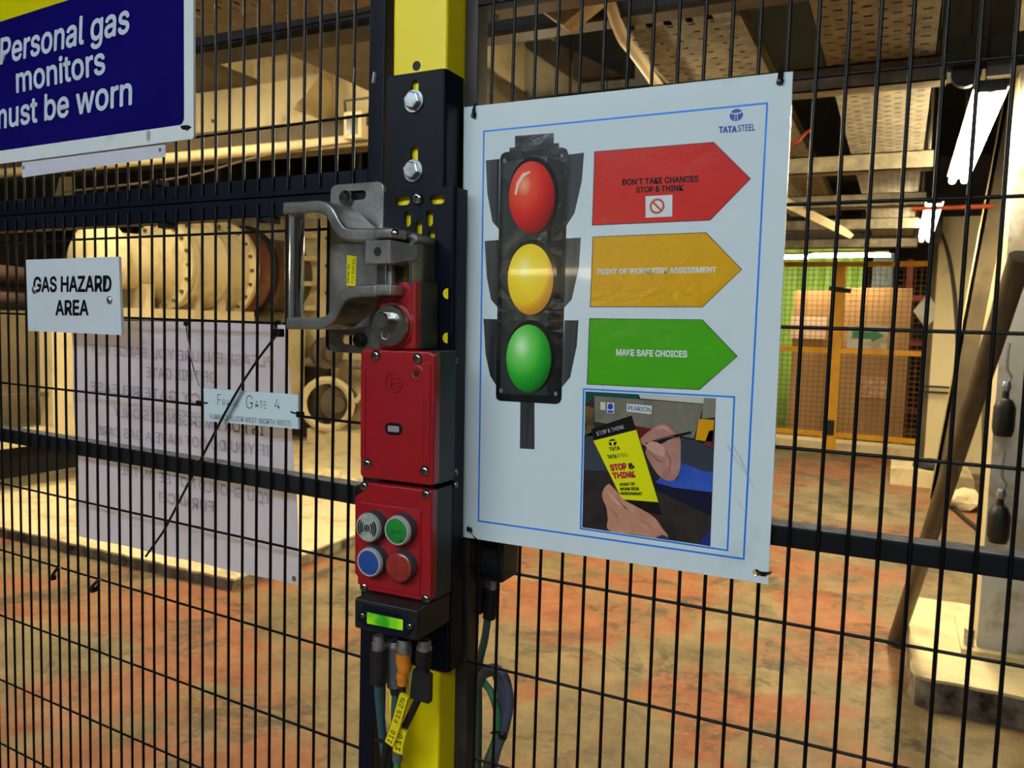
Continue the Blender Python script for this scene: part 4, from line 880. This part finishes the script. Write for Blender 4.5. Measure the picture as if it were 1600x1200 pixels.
# ---- upper bracket
br = thing('post_bracket', 'dark blue bracket with two hex bolts near the top of the yellow post', 'bracket', LF.m)
v = .0345; bx0, bx1 = LX(604.5, 200, v), LX(695, 200, v); bz0, bz1 = LZ(650, 296, v), LZ(650, 113, v)
holes = [slotpts(*LF.px(648, 152, v), .0085, .033), slotpts(*LF.px(647, 257, v), .0085, .034)]
folded(None, bx0, bx1, v, bz0, bz1, holes, .003, br, 'front_plate', plate_m)
for px, py in ((644.5, 157), (643.5, 266)): hexbolt(br, *LF.px(px, py, v+.003), v)
# ---- long mounting plate
mp_ = thing('lock_mounting_plate', 'long dark blue slotted plate holding the red lock on the yellow post', 'plate', LF.m)
v = .0368; mx0, mx1 = LX(600, 400, v), LX(709, 400, v); mz0, mz1 = LZ(650, 1040, v), LZ(650, 295, v)
hl = [slotpts(*LF.px(629, 313.5, v), .017, .0088), slotpts(*LF.px(683, 311.5, v), .017, .0088)]
for px, py in ((636.5, 342), (671, 341), (654, 357), (674, 371)): hl.append(slotpts(*LF.px(px, py, v), .0075, .0155))
for px, py in ((698.5, 458.5), (698, 528)): hl.append(circ(*LF.px(px, py, v), .0053, 18))
folded(None, mx0, mx1, v, mz0, mz1, hl, .0035, mp_, 'front_plate', plate_m, side=-.012)
for px, py in ((698.5, 458.5), (698, 528)):
    x_, z_ = LF.px(px, py, v); obj('hole_plug', cyl(NB(), (x_, -v+.0006, z_), (x_, -v+.003, z_), .0050, 18), yellowp, mp_)
screw(mp_, *LF.px(651, 310, v+.002), v, .0068, steel2)
for py in (563, 738, 758): screw(mp_, *LF.px(709, py, v), v-.002, .0035)

# ---- red lock unit
lock = thing('interlock_switch', 'red and black gate lock with buttons, display and metal cam on the post', 'gate lock', LF.m)
VB, VF = .0390, .0760
hx0, hx1 = LX(591, 500, VF), LX(651.5, 500, VF); hz0, hz1 = LZ(620, 546, VF), LZ(620, 440, VF)
hd = obj('head', box(hx0+.001, hx1, -VF+.008, -VB, hz0, hz1, .0015), greybody, lock)
obj('head_cover', box(hx0, hx1, -VF, -VF+.009, hz0, hz1, .0025, 3), redm, hd); obj('cover_rib', box(LX(643, 500, VF), hx1-.0006, -VF-.0012, -VF+.002, hz0+.001, hz1-.001, .001), redm, hd)
# cam disc
cx, cz = LF.px(607.5, 509, VF+.008); rD = abs(LX(633.5, 509, VF+.008)-LX(579, 509, VF+.008))/2
cam_ = obj('cam_disc', lathe(NB(), (cx, -VF, cz), (0, -1, 0), [(-.001, rD*1.0), (.0072, rD), (.0085, rD*.95), (.0085, 0)], 40), steel2, lock)
obj('collar', lathe(NB(), (cx, -VF, cz), (0, -1, 0), [(0, rD*1.16), (.0016, rD*1.14), (.002, rD*1.0)], 40), redm, cam_)
x_, z_ = LF.px(597, 501, VF+.016); obj('cam_pin', lathe(NB(), (x_, -VF-.008, z_), (0, -1, 0), [(0, .0078), (.009, .0078), (.0105, .0066), (.0105, 0)], 24), steel2, cam_)
x_, z_ = LF.px(601.5, 523.5, VF+.0085); obj('drilled_hole', lathe(NB(), (x_, -VF-.0083, z_), (0, -1, 0), [(0, .0044), (.0004, .0044), (.0004, .0035), (.00005, .0030), (.00005, 0)], 16), steel, cam_)
# strike housing on top of the head (bright pressed steel)
sz0, sz1 = LZ(643, 446, VF), LZ(643, 371, VF); sx1 = LX(646, 410, VF); sx0 = LX(612, 410, VF)
st = obj('strike_housing', box(sx1-.0035, sx1, -VF-.001, -VB, sz0, sz1, .001), steel, lock)
VW = .060; obj('back_wall', box(sx0-.004, sx1, -VW, -VB, sz0, sz1), steel, st); obj('front_edge', box(sx1-.0036, sx1-.0006, -VF-.0018, -VF, sz0, sz1), chrome, st); obj('roof', box(sx0-.004, sx1, -VF+.004, -VB, sz1, sz1+.0035, .001), steel, st)
obj('roof_lip', cyl(NB(), (sx1-.002, -VF+.002, sz1-.001), (sx1-.002, -VB-.004, sz1-.001), .0045, 14), steel, st)
q = [LF.px(*p, VW) for p in ((615, 415), (637, 415), (637, 439), (615, 439))]
obj('yellow_label', prism(NB(), rrect(q[0][0], q[1][0], q[3][1], q[0][1], .003), -VW-.0004, -VW), M('yellow_label', (226, 216, 0), .4), st)
for s_, a, b, c in (('No', (617, 420), (624.5, 420), (617, 415)), ('300', (615, 428.5), (628, 428), (615, 423.5))):
    obj('label_lettering', lettering(s_, *[LF.px(p[0]+2, p[1]+1, VW) for p in (a, b, c)], -VW-.0006, .04), printk, st, smooth=False)
# main red cover
cx0, cx1 = LX(562.5, 650, VF+.002), LX(678, 650, VF+.002); cz0, cz1 = LZ(620, 753, VF+.002), LZ(620, 547, VF+.002)
def chamf(x0, x1, z0, z1, c, r=.003): return [(x0+r, z0), (x1-c*.5, z0), (x1, z0+c*.5), (x1, z1-c), (x1-c, z1), (x0+c*.8, z1), (x0, z1-c*.8), (x0, z0+r)]
def bevelled_prism(pts, y0, y1, bev):
    bm = prism(NB(), pts, y0, y1); f = [e for e in bm.edges if all(abs(vv.co.y-min(y0, y1)) < 1e-6 for vv in e.verts)]
    bmesh.ops.bevel(bm, geom=f, offset=bev, segments=3, affect='EDGES', profile=.5); return bm
V2 = VF+.002
mb = obj('lock_body', box(cx0+.0015, cx1-.0002, -V2+.009, -VB, cz0, cz1, .001), greybody, lock)
mc = obj('main_cover', bevelled_prism(chamf(cx0, cx1, cz0, cz1, .005), -V2, -V2+.010, .0022), redm, mb)
obj('cover_rib', box(LX(661, 650, V2), LX(673, 650, V2), -V2-.0012, -V2+.001, LZ(667, 728, V2), LZ(667, 566, V2), .001, 3), redm, mb)
obj('cover_rib', box(LX(564, 650, V2), LX(571.5, 650, V2), -V2-.0012, -V2+.001, LZ(567, 715, V2), LZ(567, 572, V2), .001, 3), redm, mb)
for px, py in ((584.5, 555.5), (650, 560), (571.5, 725), (661, 736.5)): screw(lock, *LF.px(px, py, V2+.003), V2-.0003, .0052)
x_, z_ = LF.px(616, 597, V2)
em = obj('raised_emblem', holed(circ(x_, z_, .0098, 28), [circ(x_, z_, .0090, 28)], -V2-.0011, -V2), redm, mb)
for a, b in ((-.004, .0065), (0, .0075), (.004, .0065)): obj('emblem_bar', prism(NB(), rrect(x_-b*.6, x_+b*.75, z_+a-.0008, z_+a+.0008, .0003), -V2-.0011, -V2), redm, mb)
obj('emblem_bar', prism(NB(), rrect(x_-.0035, x_-.0023, z_-.006, z_+.006, .0003), -V2-.0011, -V2), redm, mb)
x_, z_ = LF.px(650.5, 583.5, V2)
obj('keyhole_rim', lathe(NB(), (x_, -V2, z_), (0, -1, 0), [(0, .0078), (.0006, .0070), (.0004, .0045), (.0001, .0042), (.0001, 0)], 24), redm, mb)
obj('keyhole', prism(NB(), [(x_+.0030*math.cos(t_)*(1 if i % 2 else .72), z_+.0038*math.sin(t_)*(1 if i % 2 else .72)) for i, t_ in enumerate([2*math.pi*k/12 for k in range(12)])], -V2-.0005, -V2), holed_m, mb)
x_, z_ = LF.px(615.5, 670, V2)
wnd = obj('status_window_frame', bevelled_prism(slotpts(x_, z_, .0195, .0115), -V2-.0007, -V2, .0003), M('window_black', (10, 10, 12), .3), mb)
obj('status_window', prism(NB(), rrect(x_-.0062, x_+.0062, z_-.0028, z_+.0028, .001), -V2-.001, -V2-.0006), M('window_pane', (150, 138, 146), .25), mb)
# button box
V3 = VF+.001
dx0, dx1 = LX(553.5, 850, V3), LX(673.5, 850, V3); dz0, dz1 = LZ(615, 931, V3), LZ(615, 759, V3)
bb = obj('button_box_body', box(dx0+.003, dx1-.0002, -V3+.009, -VB, dz0, dz1-.001, .001), greybody, lock)
ox = dx0+.0075
pts = [(dx0+.003, dz0+.012), (dx0+.009, dz0+.011), (dx0+.012, dz0), (dx1-.003, dz0), (dx1, dz0+.004), (dx1, dz1-.002), (dx1-.002, dz1), (ox+.007, dz1), (ox+.004, dz1-.008), (dx0+.002, dz1-.014), (dx0, dz1-.017), (dx0, dz0+.015)]
obj('button_box_cover', bevelled_prism(pts, -V3, -V3+.010, .002), redm, bb)
obj('cover_panel', box(LX(560, 850, V3), LX(658, 850, V3), -V3-.0012, -V3+.001, LZ(610, 922, V3), LZ(610, 790, V3), .001, 3), redm, bb)
for px, py in ((567, 760), (664, 773), (566.5, 918), (663, 937)): screw(lock, *LF.px(px, py, V3+.002), V3-.001, .0047)
V4 = V3+.0012; RB = .0142; HB = .0125
collar_m = M('button_collar', (58, 60, 60), .5)
def button(nm, px, py, kind):
    x, z = LF.px(px, py, V4+HB); b = obj(nm, lathe(NB(), (x, -V4, z), (0, -1, 0), [(0, RB+.0006), (HB*.55, RB+.0006), (HB*.75, RB*.97), (HB*.75, RB*.5)], 40), collar_m, lock); y = -V4
    if kind == 'buzzer':
        obj('grille_disc', lathe(NB(), (x, y, z), (0, -1, 0), [(HB*.5, RB*.99), (HB*.85, RB*.97), (HB, RB*.88), (HB*1.03, 0)], 40), M('buzzer_grey', (176, 178, 170), .5, col2=(140, 142, 134), scale=200), b)
        yk = y-HB*1.06
        obj('sound_mark', prism(NB(), circ(x, z, .0012, 14), yk, yk+.001), printk, b); obj('sound_mark', holed(circ(x, z, .0032, 24), [circ(x, z, .0021, 24)], yk, yk+.001), printk, b)
        for r_ in (.0055, .0078, .0101):
            for s_ in (25, 205):
                an = [math.radians(s_-25-42+84*i/12) for i in range(13)]; P = [(x+(r_+.0006)*math.cos(a), z+(r_+.0006)*math.sin(a)) for a in an]+[(x+(r_-.0006)*math.cos(a), z+(r_-.0006)*math.sin(a)) for a in an[::-1]]
                obj('sound_mark', prism(NB(), P, yk, yk+.0012), printk, b)
    elif kind == 'lens':
        m = M('red_lens', (150, 40, 34), .3, coat=.5, col2=(110, 30, 28), scale=160)
        obj('lens', lathe(NB(), (x, y, z), (0, -1, 0), [(HB*.5, RB*.99), (HB*.8, RB*.97), (HB*.86, RB*.90), (HB*.9, RB*.8), (HB*.86, RB*.7), (HB*.92, RB*.6), (HB*.88, RB*.5), (HB*.94, RB*.4), (HB*.9, RB*.3), (HB*.96, RB*.2), (HB*.92, 0)], 40), m, b)
    else:
        obj('chrome_ring', lathe(NB(), (x, y, z), (0, -1, 0), [(HB*.6, RB*.99), (HB*.85, RB*.98), (HB, RB*.9), (HB, RB*.82), (HB*.8, RB*.8)], 40), M('satin_chrome', (226, 228, 230), .3, .55), b)
        m = M('green_button', (20, 132, 44), .45, col2=(16, 110, 38), scale=90) if kind == 'green' else M('blue_button', (24, 72, 150), .45, col2=(30, 66, 130), scale=90)
        obj('push_cap', lathe(NB(), (x, y, z), (0, -1, 0), [(HB*.7, RB*.80), (HB*.96, RB*.79), (HB*1.0, RB*.74), (HB*1.0, 0)], 40), m, b)
        if kind == 'green':
            obj('worn_mark', prism(NB(), rrect(x-.0055, x+.0065, z-.0022, z+.0002, .0005), y-HB*1.0-.0002, y-HB), M('worn_print', (18, 96, 40), .5), b); obj('worn_mark', prism(NB(), circ(x+.0055, z-.0085, .0016, 8, .0010), y-HB*1.0-.0002, y-HB), M('paint_chip', (14, 30, 18), .5), b)
button('buzzer', 573.5, 825, 'buzzer'); button('green_push_button', 619, 830, 'green'); button('blue_push_button', 575.5, 879.5, 'blue'); button('red_lamp', 620, 888, 'lens')
# display unit
V5 = .0965
ex0, ex1 = LX(553.5, 970, V5), LX(652.5, 970, V5); ez0, ez1 = LZ(603, 992, V5), LZ(603, 944, V5)
du = obj('display_unit', box(ex0, ex1, -V5, -VB, ez0, ez1, .002, 3), blackp, lock)
def sk(px, py): return LF.px(px, py, V5)
dface = [sk(*p) for p in ((560, 958), (570, 944), (628, 957), (646, 974), (645, 983), (634, 997), (570, 979), (560, 968))]
obj('display_bezel', bevelled_prism(dface, -V5-.0016, -V5, .0007), navy, du)
dw = [sk(*p) for p in ((575.5, 955.5), (631, 967.5), (631, 984), (575.5, 973))]
dm = bpy.data.materials.new('lit_green_display'); dm.use_nodes = True
_n = dm.node_tree; _p = _n.nodes['Principled BSDF']; _tc = _n.nodes.new('ShaderNodeTexCoord'); _no = _n.nodes.new('ShaderNodeTexNoise'); _no.inputs['Scale'].default_value = 45; _r = _n.nodes.new('ShaderNodeValToRGB')
_n.links.new(_tc.outputs['Object'], _no.inputs['Vector']); _n.links.new(_no.outputs['Fac'], _r.inputs[0]); _r.color_ramp.elements[0].position = .35; _r.color_ramp.elements[1].position = .65
_r.color_ramp.elements[0].color = lin((40, 150, 20)); _r.color_ramp.elements[1].color = lin((170, 240, 20)); _n.links.new(_r.outputs[0], _p.inputs['Emission Color']); _p.inputs['Emission Strength'].default_value = .6
_p.inputs['Base Color'].default_value = lin((20, 90, 20)); _p.inputs['Roughness'].default_value = .1
obj('display_window', prism(NB(), dw, -V5-.0021, -V5), dm, du)
for px, py in ((567, 961), (641, 978)): screw(lock, *LF.px(px, py, V5+.001), V5+.0014, .0030)
# connectors below
def conn(px, py0, py1, r, v, mt, nm='connector', seg=16, prof=None):
    x, z1_ = LF.px(px, py0, v); _, z0_ = LF.px(px, py1, v); L = z1_-z0_
    return obj(nm, lathe(NB(), (x, -v, z1_), (0, 0, -1), prof(L, r) if prof else [(0, 0), (0, r*.8), (L*.1, r*.85), (L*.4, r*.85), (L*.45, r), (L*.9, r), (L, r*.9), (L, 0)], seg), mt, lock)
VC = .068
conn(592, 993, 1018, .0068, VC, zinc); conn(631.5, 998, 1021, .0082, VC, zinc, seg=12); conn(663, 1000, 1018, .0075, VC, zinc, seg=12); conn(617, 1001, 1012, .009, VC-.015, zinc)

def cable(label, segs, name='lock_cable'):
    """segs: list of (part name, [(px,py,v)...], radius, material)"""
    p0 = segs[0][1][0]; a = LF.px(p0[0], p0[1], p0[2]); O = Vector((a[0], -p0[2], a[1]))
    t = thing(name, label, 'cable', LF.m @ Matrix.Translation(O))
    for nm, pts, r, mt in segs:
        P = []
        for x, y, vv in pts: q = LF.px(x, y, vv); P.append(Vector((q[0], -vv, q[1]))-O)
        obj(nm, tube(NB(), P, r, 12), mt, t)
    return t
teal = M('teal_cable', (46, 84, 88), .5); ora = M('orange_plug', (214, 128, 30), .45, col2=(190, 106, 20), scale=80); gr = M('grey_plug', (84, 88, 92), .45); ylab = M('yellow_sleeve', (230, 206, 20), .45); bcab = M('black_cable', (22, 22, 24), .5)
cable('teal cable with a black plug hanging at the left below the display', [('plug', [(592, 1014, VC), (592, 1030, VC), (592, 1050, VC), (591, 1066, VC)], [.0084]*19, blackp), ('sheath', [(591, 1062, VC), (592, 1090, VC-.004), (596, 1130, VC-.01), (599, 1160, VC-.014), (603, 1200, VC-.016), (606, 1300, VC-.02), (606, 1450, VC-.02), (604, 2500, VC-.028)], .0042, teal)])
t = cable('black cable with a yellow printed sleeve under the orange plug', [('plug', [(631, 1018, VC), (630, 1030, VC), (631.5, 1045, VC), (629, 1055, VC), (629, 1070, VC)], [.0080, .0080, .0079, .0078, .0078, .0077, .0076, .0076, .0075, .0074, .0073, .0072, .0070, .0066, .0060, .0056, .0058, .0060, .0061, .0060, .0058, .0056, .0054, .0052, .0050][:25], ora), ('sheath', [(629, 1066, VC), (628, 1085, VC), (622, 1110, VC), (613, 1140, VC), (604, 1165, VC-.005), (600, 1200, VC-.012), (598, 1300, VC-.02), (598, 1450, VC-.02), (598, 2480, VC-.028)], .0036, bcab)])
def sleeve(t, pts, w_, text, cps):
    O = LF.i @ t.matrix_world.translation; P = []
    for x, y, vv in pts: q = LF.px(x, y, vv); P.append(Vector((q[0], -vv, q[1]))-O)
    S = spline(P, 8); bm = NB(); L_ = []; R_ = []
    for i, p in enumerate(S):
        d = (S[min(i+1, len(S)-1)]-S[max(i-1, 0)]); n = Vector((-d.z, 0, d.x)).normalized()
        L_.append([bm.verts.new(p+n*w_+Vector((0, yy, 0))) for yy in (0, .0035)]); R_.append([bm.verts.new(p-n*w_+Vector((0, yy, 0))) for yy in (0, .0035)])
    for i in range(len(S)-1):
        for a, b in ((L_[i], L_[i+1]),): bm.faces.new((a[0], b[0], b[1], a[1]))
        for a, b in ((R_[i], R_[i+1]),): bm.faces.new((a[0], a[1], b[1], b[0]))
        bm.faces.new((L_[i][0], R_[i][0], R_[i+1][0], L_[i+1][0])); bm.faces.new((L_[i][1], L_[i+1][1], R_[i+1][1], R_[i][1]))
    for i in (0, -1): bm.faces.new((L_[i][0], L_[i][1], R_[i][1], R_[i][0]))
    bmesh.ops.recalc_face_normals(bm, faces=bm.faces); s = obj('printed_sleeve', bm, ylab, t)
    n = len(text); step = (len(S)-1)/(n+.6)
    for k, ch in enumerate(text):
        if ch == ' ': continue
        i = len(S)-1-int((k+.6)*step); i2 = max(i-1, 0); p = S[i]; d = (S[i2]-S[min(i2+1, len(S)-1)]).normalized(); nn = Vector((-d.z, 0, d.x)); h = w_*1.0
        a = p+nn*(-.5*h); w2 = d*h*.7
        up = nn*h; bl = (a.x, a.z); brr = (a.x+w2.x, a.z+w2.z); tl = (a.x+up.x, a.z+up.z)
        obj('sleeve_digit', lettering(ch, bl, brr, tl, p.y-.0004, .01), printk, s, smooth=False)
sleeve(t, [(631, 1087, VC+.006), (625, 1108, VC+.006), (617, 1136, VC+.006), (607, 1163, VC+.006)], .0048, '110 F15276', 10)
cable('black cable with a square black label sleeve at the right below the display', [('plug', [(663, 1014, VC), (662, 1024, VC), (661.5, 1034, VC), (661, 1048, VC)], [.0082]*3+[.0080]*6+[.0074]*6+[.0066]*4, blackp), ('sheath', [(660, 1040, VC), (657, 1080, VC), (645, 1110, VC-.002), (630, 1140, VC-.006), (614, 1165, VC-.01), (608, 1200, VC-.014), (605, 1300, VC-.02), (605, 1450, VC-.02), (610, 2490, VC-.028)], .0036, bcab)])
x0_, z1_ = LF.px(644, 1044, VC+.004); x1_, z0_ = LF.px(671, 1096, VC+.004)
t = thing('label_sleeve', 'flat black label sleeve clipped round the right hand cable', 'label', LF.m @ Matrix.Translation(((x0_+x1_)/2, -VC-.004, z0_)))
obj('sleeve', prism(NB(), [(-.0105, 0), (.0105, -.001), (.011, (z1_-z0_)*.92), (.004, (z1_-z0_)), (-.007, (z1_-z0_)*1.02)], -.003, .004), blackp, t); obj('edge_trim', tube(NB(), [(-.0108, -.0022, .002), (-.0103, -.0022, .015), (-.0085, -.0022, (z1_-z0_)*.95)], .0006, 6), M('tan_edge', (150, 140, 110), .5), t)
cable('grey metal plug and stub cable behind the orange plug', [('plug', [(616, 1008, VC-.016), (616, 1030, VC-.016), (616, 1050, VC-.016), (617, 1072, VC-.016)], .0078, gr), ('collar', [(617, 1070, VC-.016), (618, 1076, VC-.016), (619, 1084, VC-.016)], .0055, blackp), ('sheath', [(619, 1082, VC-.016), (617, 1110, VC-.016), (618, 1150, VC-.016), (620, 1200, VC-.018), (620, 1300, VC-.02), (620, 1450, VC-.02), (618, 2500, VC-.03)], .0040, teal)])
t = cable('green and yellow earth wire with a yellow sleeve at the bottom of the post', [('wire', [(622, 1150, VC-.004), (621, 1170, VC-.004), (621, 1190, VC-.006), (621, 1215, VC-.008), (621, 1300, VC-.014), (621, 1450, VC-.014), (622, 2490, VC-.026)], .0036, M('green_wire', (56, 128, 50), .5)), ('clip', [(621, 1176, VC), (621, 1182, VC), (621, 1188, VC)], .0052, gr)])
sleeve(t, [(628, 1140, VC+.001), (623, 1160, VC+.001), (621, 1177, VC+.001)], .0055, '110', 3)
tie('black cable tie round the bundle of cables on the yellow post', LF, [(588, 1158, VC-.004), (594, 1157, VC), (603, 1158, VC), (610, 1160, VC-.004)], VC, .0028)

# ---- gate handle
hm = thing('gate_latch', 'cast steel gate handle with a chrome grip beside the red lock', 'handle', GF.m)
d1, d2 = .0048, .0085
bs = GF.px(552, 531.5, d1); obj('backing_plate', holed(rrect(GF.px(510, 430, d1)[0], GF.px(598, 430, d1)[0], GF.px(550, 549, d1)[1], GF.px(550, 300, d1)[1], .006), [slotpts(bs[0]-.002, bs[1], .036, .0105)], -d1, -.0018), navy, hm)
mx0_, mx1_ = GF.px(514.5, 430, d2)[0], GF.px(597, 430, d2)[0]; mz0_, mz1_ = GF.px(555, 552, d2)[1], GF.px(555, 286, d2)[1]
s1 = GF.px(552, 305.5, d2); s2 = GF.px(552, 531.5, d2)
pl = obj('mounting_plate', holed(rrect(mx0_, mx1_, mz0_, mz1_, .008), [slotpts(s1[0], s1[1], .032, .0088), slotpts(s2[0], s2[1], .032, .0092)], -d2, -d1, .0006), steel, hm)
def dome(px, py, r, h, mt):
    x, z = GF.px(px, py, d2+h); o = obj('fixing_screw', lathe(NB(), (x, -d1, z), (0, -1, 0), [(0, r*.6), (h*.4, r*.6), (h*.4, r), (h*.75, r*.96), (h, r*.62), (h, r*.42)], 22), mt, hm)
    obj('socket', lathe(NB(), (x, -d1, z), (0, -1, 0), [(h*.7, r*.43), (h*.99, r*.43), (h*.99, r*.15), (h*.8, 0)], 6), holed_m, o)
dome(531, 307, .0075, .012, steel2); dome(553, 531, .0078, .012, blackp)
DA, DBk = .062, .024                            # front and back of the grip arms
def arm(path, nm, th):
    P = [Vector((GF.px(x, y, DA)[0], 0, GF.px(x, y, DA)[1])) for x, y in path]; S = spline(P, 8); bm = NB(); rows = []
    for i, p in enumerate(S):
        d = (S[min(i+1, len(S)-1)]-S[max(i-1, 0)]).normalized(); n = Vector((-d.z, 0, d.x)); tt = i/(len(S)-1)
        back = -DBk if tt < .42 else -DBk+(DBk-d2)*min(1, (tt-.42)/.16)
        rows.append([bm.verts.new(p+n*s*th/2+Vector((0, y, 0))) for s, y in ((1, -DA), (-1, -DA), (-1, back), (1, back))])
    for a, b in zip(rows, rows[1:]):
        for k in range(4): bm.faces.new((a[k], a[(k+1) % 4], b[(k+1) % 4], b[k]))
    bm.faces.new(rows[0][::-1]); bm.faces.new(rows[-1]); bmesh.ops.recalc_face_normals(bm, faces=bm.faces)
    e = [x for x in bm.edges if x.calc_face_angle(0) > 1]; bmesh.ops.bevel(bm, geom=e, offset=.0022, segments=3, affect='EDGES', profile=.5)
    return obj(nm, bm, steel, hm)
arm([(441, 325), (470, 324), (497, 322.5), (513, 330), (524, 350), (537, 364), (560, 367), (606, 365)], 'upper_arm', .0118)
arm([(446, 505.5), (475, 505), (500, 505), (515, 498), (526, 478), (536, 462), (556, 455.5), (588, 454)], 'lower_arm', .0112)
gx, gz0 = GF.px(459.5, 504, (DA+DBk)/2); _, gz1 = GF.px(459, 328, (DA+DBk)/2)
obj('grip_bar', lathe(NB(), (gx, -(DA+DBk)/2, gz0), (0, 0, 1), [(0, 0), (0, .0096), (gz1-gz0, .0096), (gz1-gz0, 0)], 32), chrome, hm)
def gbox(nm, px0, px1, py0, py1, da, db, mt, bev=.0015):
    a = GF.px(px0, (py0+py1)/2, da)[0]; b = GF.px(px1, (py0+py1)/2, da)[0]; c = GF.px((px0+px1)/2, py1, da)[1]; e = GF.px((px0+px1)/2, py0, da)[1]
    return obj(nm, box(a, b, -da, -db, c, e, bev), mt, hm)
DT = .070
gbox('bolt_carrier', 583, 612, 357, 372.5, DT-.002, .045, steel)
hb = gbox('bolt_block', 570, 609.5, 375, 412.5, DT, .03, steel, .001)
a = GF.px(609.5, 394, DT)[0]; zt, zb = GF.px(590, 375, DT)[1], GF.px(590, 412.5, DT)[1]
bm = NB(); V_ = [(a-.002, -DT+.0005, zt), (a-.002, -DT+.0005, zb), (a+.013, -.048, zb+.006), (a+.013, -.048, zt-.004), (a-.002, -.035, zt), (a-.002, -.035, zb)]
vv = [bm.verts.new(p) for p in V_]
for f in ((0, 1, 2, 3), (0, 3, 4), (1, 5, 2), (3, 2, 5, 4), (0, 4, 5, 1)): bm.faces.new([vv[i] for i in f])
bmesh.ops.recalc_face_normals(bm, faces=bm.faces); obj('bolt_tongue', bm, steel, hm)
x_, z_ = GF.px(590, 393, DT); obj('threaded_hole', cyl(NB(), (x_, -DT-.0002, z_), (x_, -DT+.001, z_), .0042, 18), holed_m, hm)
x_, z_ = GF.px(616, 364, DT); obj('pivot_screw', lathe(NB(), (x_-.001, -DT+.004, z_), (1, -.6, 0), [(0, .0048), (.002, .0046), (.0036, .003), (.004, 0)], 16), steel2, hm)
gbox('slide_bar', 588, 604, 412, 446, DT-.012, .03, steel2); gbox('slide_bar', 604.5, 612, 412, 446, DT-.013, .05, steel)
gbox('foot_block', 586, 611, 444.5, 461.5, DT-.004, .046, steel)
yl = [GF.px(*p, d2) for p in ((542.5, 398.5), (557.5, 400.5), (555.5, 447), (541.5, 446))]
obj('serial_label', prism(NB(), yl, -d2-.0003, -d2+.0002), MATS['yellow_label'], hm)
for s_, a, b, c in (('Serial No', (545.5, 443), (547, 412), (541.5, 442.5)), ('212 330 01', (552.5, 444), (555, 405), (549, 443.5))):
    obj('label_lettering', lettering(s_, *[GF.px(*p, d2) for p in (a, b, c)], -d2-.0004, .012), printk, hm, smooth=False)

# ---- sensor and looped cables behind the fixed panel
t = thing('gate_sensor', 'black sensor box hidden behind the lower left corner of the poster', 'sensor', Matrix.Translation(wpt(770, 862, .035)))
o0 = t.matrix_world.translation
a = wpt(755, 902, .035)-o0; b = wpt(792, 840, .035)-o0; obj('body', box(a.x, b.x, -.008, .03, a.z, b.z+.02, .002), blackp, t)
c_ = wpt(770, 915, .04)-o0; obj('gland', cyl(NB(), (c_.x, .006, a.z), (c_.x, .006, a.z-.012), .007, 12), zinc, t); obj('plug', cyl(NB(), (c_.x-.001, .006, a.z-.012), (c_.x-.004, .006, a.z-.045), .0085, 12, .007), blackp, t)
obj('mount', box(a.x-.022, a.x, -.004, .02, a.z-.04, b.z, .002), blackp, t)
def wcable(label, pts, r, mt): return tag(obj('looped_cable', tube(NB(), [wpt(x, y, Y) for x, y, Y in pts], r, 10), mt), label, 'cable')
lav = M('grey_blue_cable', (76, 84, 104), .4)
wcable('teal cable dropping from the black sensor behind the panel', [(763, 960, .045), (757, 1000, .05), (750, 1030, .055), (747, 1060, .06), (748, 1110, .06), (746, 1300, .06), (746, 1450, .06), (740, 2450, .06)], .0042, teal)
for k, (dx, Y, l) in enumerate(((0, .05, 'outermost grey blue cable of the loop behind the panel'), (-6, .055, 'middle grey blue cable of the loop behind the panel'), (-12, .06, 'innermost grey blue cable of the loop behind the panel'))):
    wcable(l, [(746, 1075, Y), (755, 1052-dx*.3, Y), (772, 1043-dx*.5, Y), (788+dx, 1056, Y), (796+dx, 1092, Y), (790+dx*.8, 1135, Y), (779+dx*.6, 1165, Y), (766+dx*.5, 1200, Y), (750, 1280, Y), (750, 1450, Y), (738+dx*.4, 2450, Y)], .0048, lav)
wcable('bright green cable curving out of the post behind the panel', [(742, 1060, .06), (754, 1064, .055), (767, 1082, .05), (776, 1110, .05), (777, 1140, .05), (770, 1175, .05), (752, 1280, .05), (752, 1450, .05), (742, 2460, .05)], .0040, M('green_sheath', (64, 130, 84), .45))
wcable('teal cable hanging at the outer side of the loop behind the panel', [(786, 1140, .062), (778, 1172, .06), (770, 1210, .06), (760, 1290, .06), (760, 1450, .06), (744, 2450, .065)], .0040, M('blue_teal_sheath', (70, 130, 140), .45))
tie('black tie holding the cable loop behind the panel', WF, [(769, 1146, -.042), (778, 1144, -.040), (789, 1149, -.042), (786, 1153, -.07)], -.04, .0028, (786, 1150, -.040, .004))
